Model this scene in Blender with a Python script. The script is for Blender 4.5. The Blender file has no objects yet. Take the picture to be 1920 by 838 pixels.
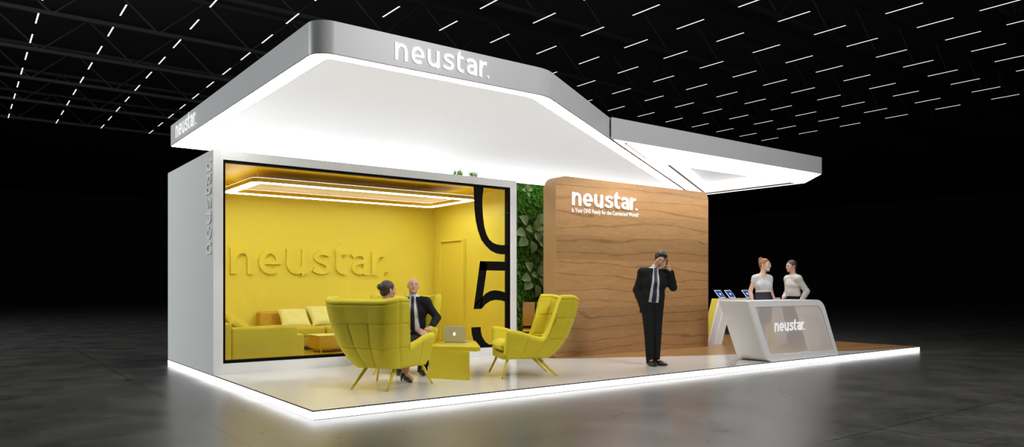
import bpy, bmesh, math, random
import numpy as np
from mathutils import Vector, Matrix
random.seed(7); rng = np.random.default_rng(7)
PI = math.pi
SC = bpy.context.scene
COL = SC.collection

# ------------------------------------------------------------------ helpers
def link(o, parent=None):
    COL.objects.link(o)
    if parent is not None: o.parent = parent
    return o

def tag(o, label=None, cat=None, group=None, kind=None):
    if label: o['label'] = label
    if cat: o['category'] = cat
    if group: o['group'] = group
    if kind: o['kind'] = kind
    return o

def thing(name, label, cat, loc=(0, 0, 0), rz=0.0, group=None):
    o = bpy.data.objects.new(name, None)
    o.empty_display_size = 0.1
    link(o); o.location = loc; o.rotation_euler = (0, 0, rz)
    return tag(o, label, cat, group)

def obj(name, bm, mat, parent=None, smooth=False):
    me = bpy.data.meshes.new(name)
    bmesh.ops.recalc_face_normals(bm, faces=bm.faces)
    if smooth:
        for f in bm.faces: f.smooth = True
    bm.to_mesh(me); bm.free()
    mats = mat if isinstance(mat, (list, tuple)) else [mat]
    for m in mats: me.materials.append(m)
    o = bpy.data.objects.new(name, me)
    return link(o, parent)

def raw(name, V, F, mat, parent=None, smooth=True):
    me = bpy.data.meshes.new(name)
    V = np.asarray(V, dtype=np.float32); F = np.asarray(F, dtype=np.int32)
    me.vertices.add(len(V)); me.vertices.foreach_set('co', V.ravel())
    n = F.shape[1]
    me.loops.add(F.size); me.loops.foreach_set('vertex_index', F.ravel())
    me.polygons.add(len(F)); me.polygons.foreach_set('loop_start', np.arange(0, F.size, n, dtype=np.int32))
    me.update(calc_edges=True); me.validate()
    me.polygons.foreach_set('use_smooth', np.full(len(me.polygons), smooth))
    me.materials.append(mat)
    o = bpy.data.objects.new(name, me)
    return link(o, parent)

def box(bm, x0, x1, y0, y1, z0, z1, bev=0.0, M=None, seg=2):
    r = bmesh.ops.create_cube(bm, size=1.0)
    vs = r['verts']
    for v in vs:
        v.co = Vector((x0 + (v.co.x + .5) * (x1 - x0), y0 + (v.co.y + .5) * (y1 - y0), z0 + (v.co.z + .5) * (z1 - z0)))
    if bev > 0:
        es = list({e for v in vs for e in v.link_edges})
        r2 = bmesh.ops.bevel(bm, geom=es, offset=bev, segments=seg, affect='EDGES', profile=0.6)
        vs = list({v for f in r2['faces'] for v in f.verts} | {v for v in vs if v.is_valid})
    if M is not None:
        bmesh.ops.transform(bm, matrix=M, verts=vs)
    return vs

def tube(bm, a, b, ra, rb=None, n=10, caps=True):
    a = Vector(a); b = Vector(b); rb = ra if rb is None else rb
    d = (b - a); L = d.length
    if L < 1e-6: return
    q = d.to_track_quat('Z', 'Y').to_matrix()
    A = []; B = []
    for i in range(n):
        t = 2 * PI * i / n
        u = q @ Vector((math.cos(t), math.sin(t), 0))
        A.append(bm.verts.new(a + u * ra)); B.append(bm.verts.new(b + u * rb))
    for i in range(n):
        j = (i + 1) % n
        bm.faces.new((A[i], A[j], B[j], B[i]))
    if caps:
        bm.faces.new(list(reversed(A))); bm.faces.new(B)

def pipe(bm, pts, r, n=8):
    for i in range(len(pts) - 1): tube(bm, pts[i], pts[i + 1], r, r, n)

def prism(bm, poly, axis, lo, hi, plane=None):
    """poly: 2D outline; axis 'z' (x,y), 'y' (x,z), 'x' (y,z); extruded lo..hi"""
    def mk(p, t):
        if axis == 'z': return (p[0], p[1], t)
        if axis == 'y': return (p[0], t, p[1])
        return (t, p[0], p[1])
    A = [bm.verts.new(mk(p, lo)) for p in poly]; B = [bm.verts.new(mk(p, hi)) for p in poly]
    n = len(poly)
    for i in range(n):
        j = (i + 1) % n
        bm.faces.new((A[i], A[j], B[j], B[i]))
    bm.faces.new(list(reversed(A))); bm.faces.new(B)
    return A + B

def ringfaces(bm, P, Q, mk):
    """faces between closed outlines P and Q of the same length"""
    A = [bm.verts.new(mk(p)) for p in P]; B = [bm.verts.new(mk(p)) for p in Q]
    n = len(P)
    for i in range(n):
        j = (i + 1) % n
        bm.faces.new((A[i], A[j], B[j], B[i]))

def ringprism(bm, P, Q, axis, lo, hi):
    def mk(t):
        if axis == 'z': return lambda p: (p[0], p[1], t)
        if axis == 'y': return lambda p: (p[0], t, p[1])
        return lambda p: (t, p[0], p[1])
    m0, m1 = mk(lo), mk(hi)
    n = len(P)
    P0 = [bm.verts.new(m0(p)) for p in P]; P1 = [bm.verts.new(m1(p)) for p in P]
    Q0 = [bm.verts.new(m0(p)) for p in Q]; Q1 = [bm.verts.new(m1(p)) for p in Q]
    p0 = [bm.verts.new(v.co) for v in P0]; p1 = [bm.verts.new(v.co) for v in P1]
    q0 = [bm.verts.new(v.co) for v in Q0]; q1 = [bm.verts.new(v.co) for v in Q1]
    for i in range(n):
        j = (i + 1) % n
        bm.faces.new((P0[i], P0[j], P1[j], P1[i])); bm.faces.new((Q1[i], Q1[j], Q0[j], Q0[i]))
        bm.faces.new((q0[i], q0[j], p0[j], p0[i])); bm.faces.new((p1[i], p1[j], q1[j], q1[i]))

def rpoly(pts, rad, seg=10):
    """rounded polygon; every corner yields seg+1 points (same count for any radii)"""
    out = []; n = len(pts)
    for i in range(n):
        p0 = Vector(pts[i - 1]); p1 = Vector(pts[i]); p2 = Vector(pts[(i + 1) % n])
        r = rad[i] if isinstance(rad, (list, tuple)) else rad
        d0 = (p0 - p1).normalized(); d1 = (p2 - p1).normalized()
        ang = d0.angle(d1)
        r = max(r, 1e-4)
        t = r / math.tan(ang / 2)
        a = p1 + d0 * t; b = p1 + d1 * t
        c = p1 + (d0 + d1).normalized() * (r / math.sin(ang / 2))
        va = a - c; vb = b - c
        th = va.angle(vb); cr = va.x * vb.y - va.y * vb.x
        s = 1 if cr > 0 else -1
        for k in range(seg + 1):
            u = s * th * k / seg
            out.append((c.x + va.x * math.cos(u) - va.y * math.sin(u), c.y + va.x * math.sin(u) + va.y * math.cos(u)))
    return out

def offs(pts, d):
    """inward offset of a convex-ish polygon, per-edge distances (edge i: pts[i]->pts[i+1])"""
    n = len(pts); area = sum(pts[i][0] * pts[(i + 1) % n][1] - pts[(i + 1) % n][0] * pts[i][1] for i in range(n))
    s = 1 if area > 0 else -1
    L = []
    for i in range(n):
        a = Vector(pts[i]); b = Vector(pts[(i + 1) % n]); u = (b - a).normalized()
        nrm = Vector((-u.y, u.x)) * s
        L.append((a + nrm * d[i], u))
    out = []
    for i in range(n):
        (a, u), (b, v) = L[i - 1], L[i]
        den = u.x * v.y - u.y * v.x
        t = ((b.x - a.x) * v.y - (b.y - a.y) * v.x) / den
        out.append((a.x + u.x * t, a.y + u.y * t))
    return out

# ------------------------------------------------------------------ materials
def newmat(name):
    m = bpy.data.materials.new(name); m.use_nodes = True
    nt = m.node_tree; b = nt.nodes['Principled BSDF']
    return m, nt, b

def srgb(r, g, b):
    f = lambda c: (c / 255 / 12.92) if c / 255 <= .04045 else ((c / 255 + .055) / 1.055) ** 2.4
    return (f(r), f(g), f(b), 1)

def pbr(name, col, rough=.5, metal=0., spec=.5, bump=0., bscale=60., var=.0, vscale=5., coat=0., sheen=0.):
    m, nt, b = newmat(name)
    b.inputs['Base Color'].default_value = col; b.inputs['Roughness'].default_value = rough
    b.inputs['Metallic'].default_value = metal; b.inputs['Specular IOR Level'].default_value = spec
    b.inputs['Coat Weight'].default_value = coat
    b.inputs['Sheen Weight'].default_value = sheen
    tc = nt.nodes.new('ShaderNodeTexCoord')
    if var > 0:
        n = nt.nodes.new('ShaderNodeTexNoise'); n.inputs['Scale'].default_value = vscale; n.inputs['Detail'].default_value = 4
        nt.links.new(tc.outputs['Object'], n.inputs['Vector'])
        mx = nt.nodes.new('ShaderNodeMix'); mx.data_type = 'RGBA'
        mx.inputs['A'].default_value = tuple(c * (1 - var) for c in col[:3]) + (1,)
        mx.inputs['B'].default_value = tuple(min(1, c * (1 + var)) for c in col[:3]) + (1,)
        nt.links.new(n.outputs['Fac'], mx.inputs['Factor']); nt.links.new(mx.outputs['Result'], b.inputs['Base Color'])
    if bump > 0:
        n = nt.nodes.new('ShaderNodeTexNoise'); n.inputs['Scale'].default_value = bscale; n.inputs['Detail'].default_value = 3
        nt.links.new(tc.outputs['Object'], n.inputs['Vector'])
        bp = nt.nodes.new('ShaderNodeBump'); bp.inputs['Strength'].default_value = bump; bp.inputs['Distance'].default_value = .01
        nt.links.new(n.outputs['Fac'], bp.inputs['Height']); nt.links.new(bp.outputs['Normal'], b.inputs['Normal'])
    return m

def emis(name, col, strength, base=(.8, .8, .8, 1), rough=.5):
    m, nt, b = newmat(name)
    b.inputs['Base Color'].default_value = base; b.inputs['Roughness'].default_value = rough
    b.inputs['Emission Color'].default_value = col; b.inputs['Emission Strength'].default_value = strength
    return m

def woodmat(name, c_lo, c_mid, c_hi, rough=.42, stretch=(.20, 1.4, 1.4), scale=1.0, planks=None, band=None):
    m, nt, b = newmat(name); N = nt.nodes; L = nt.links
    tc = N.new('ShaderNodeTexCoord'); mp = N.new('ShaderNodeMapping')
    mp.inputs['Scale'].default_value = stretch
    L.new(tc.outputs['Object'], mp.inputs['Vector'])
    n1 = N.new('ShaderNodeTexNoise'); n1.inputs['Scale'].default_value = 1.3 * scale; n1.inputs['Detail'].default_value = 3; n1.inputs['Distortion'].default_value = .35
    n2 = N.new('ShaderNodeTexNoise'); n2.inputs['Scale'].default_value = 8 * scale; n2.inputs['Detail'].default_value = 6; n2.inputs['Roughness'].default_value = .7
    L.new(mp.outputs['Vector'], n1.inputs['Vector']); L.new(mp.outputs['Vector'], n2.inputs['Vector'])
    # growth rings from the height of the low-frequency noise
    sx = N.new('ShaderNodeSeparateXYZ'); L.new(tc.outputs['Object'], sx.inputs[0])
    yz = N.new('ShaderNodeMath'); yz.operation = 'ADD'; L.new(sx.outputs[1], yz.inputs[0]); L.new(sx.outputs[2], yz.inputs[1])
    yk = N.new('ShaderNodeMath'); yk.operation = 'MULTIPLY'; yk.inputs[1].default_value = 9.0; L.new(yz.outputs[0], yk.inputs[0])
    mul = N.new('ShaderNodeMath'); mul.operation = 'MULTIPLY_ADD'; mul.inputs[1].default_value = 7.0
    L.new(n1.outputs['Fac'], mul.inputs[0]); L.new(yk.outputs[0], mul.inputs[2])
    pp = N.new('ShaderNodeMath'); pp.operation = 'PINGPONG'; pp.inputs[1].default_value = 1.0
    L.new(mul.outputs[0], pp.inputs[0])
    n3 = N.new('ShaderNodeTexNoise'); n3.inputs['Scale'].default_value = 26 * scale; n3.inputs['Detail'].default_value = 4; n3.inputs['Roughness'].default_value = .6
    L.new(mp.outputs['Vector'], n3.inputs['Vector'])
    fine = N.new('ShaderNodeMix'); fine.data_type = 'FLOAT'; fine.inputs[0].default_value = .45
    L.new(n2.outputs['Fac'], fine.inputs[2]); L.new(n3.outputs['Fac'], fine.inputs[3])
    ring = N.new('ShaderNodeMapRange'); ring.inputs[1].default_value = 0; ring.inputs[2].default_value = .22; ring.inputs[3].default_value = .0; ring.inputs[4].default_value = 1.0
    ring.interpolation_type = 'SMOOTHSTEP'; L.new(pp.outputs[0], ring.inputs[0])
    mix = N.new('ShaderNodeMix'); mix.data_type = 'FLOAT'; mix.inputs[0].default_value = .80
    L.new(ring.outputs[0], mix.inputs[2]); L.new(fine.outputs[0], mix.inputs[3])
    cr = N.new('ShaderNodeValToRGB')
    e = cr.color_ramp.elements; e[0].position = .30; e[0].color = c_lo; e[1].position = .76; e[1].color = c_hi
    k = e.new(.54); k.color = c_mid
    L.new(mix.outputs[0], cr.inputs['Fac'])
    last = cr.outputs['Color']
    if band:   # slow tone change between boards stacked in height
        s = N.new('ShaderNodeSeparateXYZ'); L.new(tc.outputs['Object'], s.inputs[0])
        d = N.new('ShaderNodeMath'); d.operation = 'DIVIDE'; d.inputs[1].default_value = band; L.new(s.outputs[2 if planks is None else 1], d.inputs[0])
        fl = N.new('ShaderNodeMath'); fl.operation = 'FLOOR'; L.new(d.outputs[0], fl.inputs[0])
        wn = N.new('ShaderNodeTexWhiteNoise'); wn.noise_dimensions = '1D'; L.new(fl.outputs[0], wn.inputs['W'])
        mr = N.new('ShaderNodeMapRange'); mr.inputs[3].default_value = .82; mr.inputs[4].default_value = 1.08; L.new(wn.outputs['Value'], mr.inputs[0])
        mm = N.new('ShaderNodeMix'); mm.data_type = 'RGBA'; mm.blend_type = 'MULTIPLY'; mm.inputs[0].default_value = 1
        L.new(last, mm.inputs['A']); L.new(mr.outputs[0], mm.inputs['B']); last = mm.outputs['Result']
    L.new(last, b.inputs['Base Color'])
    b.inputs['Roughness'].default_value = rough; b.inputs['Specular IOR Level'].default_value = .35
    bp = N.new('ShaderNodeBump'); bp.inputs['Strength'].default_value = .06; bp.inputs['Distance'].default_value = .01
    L.new(n2.outputs['Fac'], bp.inputs['Height']); L.new(bp.outputs['Normal'], b.inputs['Normal'])
    return m

def glassmat(name, tint=(1, 1, 1, 1), refl=1.0, rough=0.0, frost=0.0, frostcol=(.7, .7, .7, 1)):
    m = bpy.data.materials.new(name); m.use_nodes = True; nt = m.node_tree; N = nt.nodes; L = nt.links
    N.clear(); out = N.new('ShaderNodeOutputMaterial')
    tr = N.new('ShaderNodeBsdfTransparent'); tr.inputs['Color'].default_value = tint
    gl = N.new('ShaderNodeBsdfGlossy'); gl.inputs['Roughness'].default_value = rough
    fr = N.new('ShaderNodeFresnel')
    ge = N.new('ShaderNodeNewGeometry'); im = N.new('ShaderNodeMapRange'); im.inputs[3].default_value = 1.45; im.inputs[4].default_value = 1 / 1.45   # thin sheet: same reflectance on both faces
    L.new(ge.outputs['Backfacing'], im.inputs[0]); L.new(im.outputs[0], fr.inputs['IOR'])
    mu = N.new('ShaderNodeMath'); mu.operation = 'MULTIPLY'; mu.inputs[1].default_value = refl; L.new(fr.outputs[0], mu.inputs[0])
    base = tr.outputs[0]
    if frost > 0:
        df = N.new('ShaderNodeBsdfDiffuse'); df.inputs['Color'].default_value = frostcol
        tl = N.new('ShaderNodeBsdfTranslucent'); tl.inputs['Color'].default_value = frostcol
        a = N.new('ShaderNodeMixShader'); a.inputs[0].default_value = .3; L.new(df.outputs[0], a.inputs[1]); L.new(tl.outputs[0], a.inputs[2])
        c = N.new('ShaderNodeMixShader'); c.inputs[0].default_value = frost; L.new(tr.outputs[0], c.inputs[1]); L.new(a.outputs[0], c.inputs[2])
        base = c.outputs[0]
    mx = N.new('ShaderNodeMixShader'); L.new(mu.outputs[0], mx.inputs[0]); L.new(base, mx.inputs[1]); L.new(gl.outputs[0], mx.inputs[2])
    L.new(mx.outputs[0], out.inputs[0])
    return m

WHITE = (.8, .8, .8, 1)
M = {}
M['white'] = pbr('white_laminate', (.72, .72, .73, 1), .35, spec=.4)
M['fascia'] = pbr('satin_white_fascia', (.62, .62, .64, 1), .38, spec=.5)
M['wall_out'] = pbr('painted_pod_wall', (.76, .76, .77, 1), .4, spec=.4)
M['frame_front'] = pbr('painted_pod_front', (.80, .80, .80, 1), .45, spec=.4)
M['black'] = pbr('black_frame', (.002, .002, .002, 1), .7, spec=.08)
M['vinyl_black'] = pbr('black_vinyl', (.004, .003, .003, 1), .7, spec=.1)
M['floor_white'] = pbr('glossy_white_floor', (.76, .745, .71, 1), .14, spec=.6)
M['trim'] = pbr('grey_edge_trim', (.06, .06, .065, 1), .4, metal=.4)
M['strip'] = emis('edge_light_strip', (1, 1, 1, 1), 2.6)
M['rim'] = emis('canopy_rim_light', (1, .985, .96, 1), 14.0)
M['backband'] = emis('canopy_band_added_glow', (1, 1, 1, 1), 1.6)  # recess band glows in place of light falling on it
M['ceilfabric'] = emis('canopy_ceiling_added_glow', (1, .995, .985, 1), .55, base=(.14, .14, .14, 1), rough=.6)  # glow added to the grey fabric, also lights the stage below
M['underside'] = emis('canopy_underside_added_glow', (1, 1, 1, 1), 1.6)  # white frame made to glow, adding light over the stage
M['lightpanel'] = emis('canopy_light_panel', (1, 1, 1, 1), 6.0)
M['seam'] = pbr('bronze_seam', (.16, .11, .07, 1), .5)
M['seamgrey'] = pbr('grey_seam', (.25, .25, .26, 1), .5)
M['logo'] = emis('backlit_letter', (1, 1, 1, 1), .36, base=(.85, .85, .87, 1))
M['logopaint'] = pbr('white_letter', (.93, .93, .93, 1), .4)
M['wood'] = woodmat('oak_veneer', srgb(118, 86, 52), srgb(152, 115, 74), srgb(170, 132, 89), band=.42)
M['woodedge'] = pbr('oak_edge', srgb(184, 146, 102), .45, var=.08, vscale=3)
M['woodfloor'] = woodmat('oak_floor', srgb(130, 92, 54), srgb(160, 119, 74), srgb(180, 138, 92), rough=.28, planks=1, band=.2)
Y0 = (.76, .50, .004, 1)
M['room'] = pbr('yellow_wall_paint', (.84, .715, .09, 1), .45, spec=.3)
M['roomceil'] = pbr('yellow_ceiling_paint', (.76, .50, .03, 1), .35, spec=.5)
M['roomfloor'] = pbr('yellow_floor_gloss', (.76, .52, .02, 1), .12, spec=.6)
M['sofa'] = pbr('yellow_sofa_fabric', (.53, .42, .025, 1), .8, bump=.15, bscale=90, var=.06)
M['ottoman'] = pbr('amber_bench_fabric', (.55, .33, .02, 1), .7)
M['cushion'] = pbr('pale_yellow_cushion', (.72, .67, .24, 1), .8, bump=.3, bscale=25, var=.08)
M['chairfab'] = pbr('chartreuse_wool', (.64, .525, .020, 1), .85, bump=.12, bscale=260)
M['chairleg'] = pbr('yellow_painted_leg', (.66, .52, .02, 1), .4)
M['table'] = pbr('yellow_lacquer_table', (.56, .455, .02, 1), .35)
M['yellowlam'] = pbr('yellow_laminate', (.62, .50, .02, 1), .4)
M['glass'] = glassmat('clear_glass', (.97, .985, .97, 1), .55)
M['frost'] = glassmat('frosted_counter_glass', (.94, .94, .94, 1), .9, .25, .36, (.95, .90, .85, 1))
M['alu'] = pbr('brushed_aluminium', (.62, .62, .61, 1), .38, metal=.55)
M['chrome'] = pbr('chrome_tube', (.8, .8, .8, 1), .12, metal=1)
M['orange'] = pbr('ribbed_orange_leather', (.62, .30, .02, 1), .45)
M['appleglow'] = emis('glowing_mark', (1, 1, 1, 1), 2.0)
M['screen'] = emis('blue_tablet_screen', (.03, .10, .55, 1), .55, base=(.01, .02, .05, 1), rough=.1)
M['screendot'] = emis('pale_screen_icon', (.08, .2, .8, 1), .6)
M['screenblack'] = pbr('tablet_bezel', (.01, .01, .015, 1), .1)
M['tabwhite'] = pbr('white_tablet_case', (.85, .85, .85, 1), .3)
M['tube'] = emis('fluorescent_tube', (1, 1, .98, 1), .85)
M['truss'] = pbr('dark_truss_steel', (.017, .020, .018, 1), .6)
M['hallceil'] = pbr('black_hall_roof', (.012, .014, .013, 1), .9)
M['backing'] = pbr('green_wall_backing', (.05, .13, .02, 1), .9)
M['leafbig'] = pbr('grey_green_leaf', srgb(128, 154, 98), .5, var=.3, vscale=9)
M['fern'] = pbr('fern_green', srgb(118, 168, 62), .6, var=.35, vscale=6)
M['fernlite'] = pbr('moss_green', srgb(96, 180, 52), .6, var=.3, vscale=6)
M['suit'] = pbr('charcoal_suit', (.0065, .007, .008, 1), .8, spec=.25, bump=.1, bscale=300)
M['suitB'] = pbr('black_suit', (.005, .0055, .008, 1), .8, spec=.25, bump=.1, bscale=300)
M['shirt'] = pbr('white_shirt', (.62, .63, .64, 1), .7)
M['shirtG'] = pbr('pale_grey_shirt', (.50, .485, .46, 1), .75, bump=.25, bscale=35)
M['blouse'] = pbr('white_blouse', (.60, .60, .60, 1), .7, bump=.2, bscale=30)
M['skirt'] = pbr('navy_skirt', (.018, .017, .03, 1), .7)
M['tienavy'] = pbr('navy_tie', (.012, .012, .04, 1), .5)
M['tieblack'] = pbr('black_tie', (.008, .008, .011, 1), .5)
M['skin'] = pbr('skin', (.58, .34, .24, 1), .5, spec=.35)
M['skinpale'] = pbr('pale_skin', (.66, .45, .34, 1), .5, spec=.35)
M['hairdark'] = pbr('dark_brown_hair', (.022, .015, .012, 1), .5, bump=.5, bscale=70)
M['hairbrown'] = pbr('brown_hair', (.05, .03, .022, 1), .5, bump=.5, bscale=70)
M['hairred'] = pbr('auburn_hair', (.32, .13, .05, 1), .5, bump=.5, bscale=70)
M['leather'] = pbr('dark_shoe_leather', (.016, .013, .012, 1), .35)
M['eyewhite'] = pbr('eye_white', (.6, .58, .55, 1), .3)
M['iris'] = pbr('dark_iris', (.01, .008, .007, 1), .2)
M['lips'] = pbr('lips', (.42, .16, .13, 1), .45)
M['phone'] = pbr('black_phone', (.005, .005, .006, 1), .2)

# ------------------------------------------------------------------ camera geometry (level lens, vertical shift)
FPX, TH, HY, CX, CY, CZ = 1385.8, .6417, 534.4, -2.776, -6.983, 1.235
def inframe(P, pad=40):
    dx, dy = P[0] - CX, P[1] - CY
    d = dx * math.sin(TH) + dy * math.cos(TH)
    if d < .5: return False
    x = 960 + FPX * (dx * math.cos(TH) - dy * math.sin(TH)) / d; y = HY - FPX * (P[2] - CZ) / d
    return -pad < x < 1920 + pad and -pad < y < 838 + pad
cam = bpy.data.cameras.new('camera'); co = link(bpy.data.objects.new('camera', cam))
co.location = (CX, CY, CZ); co.rotation_euler = (PI / 2, 0, -TH)
cam.sensor_width = 36; cam.lens = FPX / 1920 * 36; cam.shift_y = (HY - 419) / 1920; cam.clip_end = 300
SC.camera = co

# ------------------------------------------------------------------ logo letters (stroked outlines, x-height = 1)
def smoothpath(pts, sub=8):
    P = [Vector(p) for p in pts]
    if len(P) == 2: return P
    out = []
    Q = [P[0] * 2 - P[1]] + P + [P[-1] * 2 - P[-2]]
    for i in range(1, len(Q) - 2):
        a, b, c, d = Q[i - 1:i + 3]
        for k in range(sub):
            t = k / sub
            out.append(.5 * ((2 * b) + (c - a) * t + (2 * a - 5 * b + 4 * c - d) * t * t + (3 * b - a - 3 * c + d) * t ** 3))
    out.append(P[-1]); return out

def stroke(pts, w, smooth=True):
    P = smoothpath(pts) if smooth else [Vector(p) for p in pts]
    Lh = []; Rh = []
    for i, p in enumerate(P):
        a = P[max(0, i - 1)]; b = P[min(len(P) - 1, i + 1)]
        t = (b - a).normalized(); n = Vector((-t.y, t.x))
        Lh.append(p + n * w / 2); Rh.append(p - n * w / 2)
    return Lh, Rh

def arc(cx, cy, rx, ry, a0, a1, n=22):
    return [(cx + rx * math.cos(math.radians(a0 + (a1 - a0) * i / n)), cy + ry * math.sin(math.radians(a0 + (a1 - a0) * i / n))) for i in range(n + 1)]

def letters(reg=True):
    """list of quad strips (left rail, right rail) in letter space"""
    w = .205; h = w / 2; S = []; P = []
    def st(x, pts, sm=True, ww=w): S.append(stroke([(x + a, b) for a, b in pts], ww, sm))
    x = 0
    st(x, [(h, 0), (h, 1)], False)
    st(x, [(h, .5), (.14, .68), (.25, .83), (.42, .885), (.60, .82), (.69, .62), (.70, .4), (.70, 0)])
    x = 1.0                                       # e
    st(x, arc(.44, .5, .322, .40, 0, 312), False)
    st(x, [(.16, .46), (.86, .46)], False, .15)
    x = 2.06                                      # u
    st(x, [(h, 1), (h, .5), (.14, .30), (.26, .145), (.43, .115), (.60, .19), (.69, .36), (.70, .5)])
    st(x, [(.70, 1), (.70, .02)], False)
    P.append([(x + .583, .06), (x + .583, -.075), (x + .79, .03), (x + .817, .06)])
    x = 3.06                                      # s
    st(x, [(.74, .80), (.60, .87), (.42, .895), (.24, .84), (.17, .72), (.25, .60), (.45, .52), (.64, .42), (.68, .28), (.58, .15), (.40, .105), (.22, .14), (.06, .23)], True, .19)
    x = 3.98                                      # t
    P.append([(x + .05, .80), (x + .05, 1.04), (x + .13, 1.16), (x + .285, 1.34), (x + .285, .80)])
    st(x, [(.168, 1.0), (.168, .40), (.20, .22), (.34, .125), (.52, .13)])
    st(x, [(.06, .90), (.52, .90)], False, .17)
    x = 4.66                                      # a
    st(x, [(.08, .76), (.22, .86), (.40, .89), (.58, .84), (.66, .70), (.67, .5), (.67, .0)])
    st(x, [(.67, .56), (.45, .545), (.24, .48), (.15, .33), (.22, .17), (.40, .11), (.57, .17), (.67, .32)], True, .18)
    x = 5.60                                      # r
    st(x, [(h, 0), (h, 1)], False)
    st(x, [(h, .52), (.16, .70), (.28, .83), (.44, .87), (.54, .865)])
    if reg: st(6.16, arc(.10, .085, .06, .06, 0, 360, 16), False, .035)
    return S, P

LW = 6.34
def lettering(name, frame, width, height, depth, mat, parent, reg=True, bevel=0):
    """frame(u, v, t) -> 3D point; u along, v up, t out of the surface"""
    bm = bmesh.new(); S, P = letters(reg)
    sx = width / LW; sy = height
    dep = depth
    for Lh, Rh in S:
        depth = dep = dep + .0004
        a = [bm.verts.new(frame(p.x * sx, p.y * sy, depth)) for p in Lh]; b = [bm.verts.new(frame(p.x * sx, p.y * sy, depth)) for p in Rh]
        c = [bm.verts.new(frame(p.x * sx, p.y * sy, 0)) for p in Lh]; d = [bm.verts.new(frame(p.x * sx, p.y * sy, 0)) for p in Rh]
        n = len(a)
        for i in range(n - 1):
            bm.faces.new((b[i], b[i + 1], a[i + 1], a[i])); bm.faces.new((a[i], a[i + 1], c[i + 1], c[i])); bm.faces.new((d[i], d[i + 1], b[i + 1], b[i]))
        bm.faces.new((a[0], c[0], d[0], b[0])); bm.faces.new((b[-1], d[-1], c[-1], a[-1]))
    for poly in P:
        depth = dep = dep + .0004
        a = [bm.verts.new(frame(u * sx, v * sy, depth)) for u, v in poly]; c = [bm.verts.new(frame(u * sx, v * sy, 0)) for u, v in poly]
        bm.faces.new(a); n = len(a)
        for i in range(n): bm.faces.new((a[i], c[i], c[(i + 1) % n], a[(i + 1) % n]))
    bmesh.ops.recalc_face_normals(bm, faces=bm.faces)
    return obj(name, bm, mat, parent)

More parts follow.
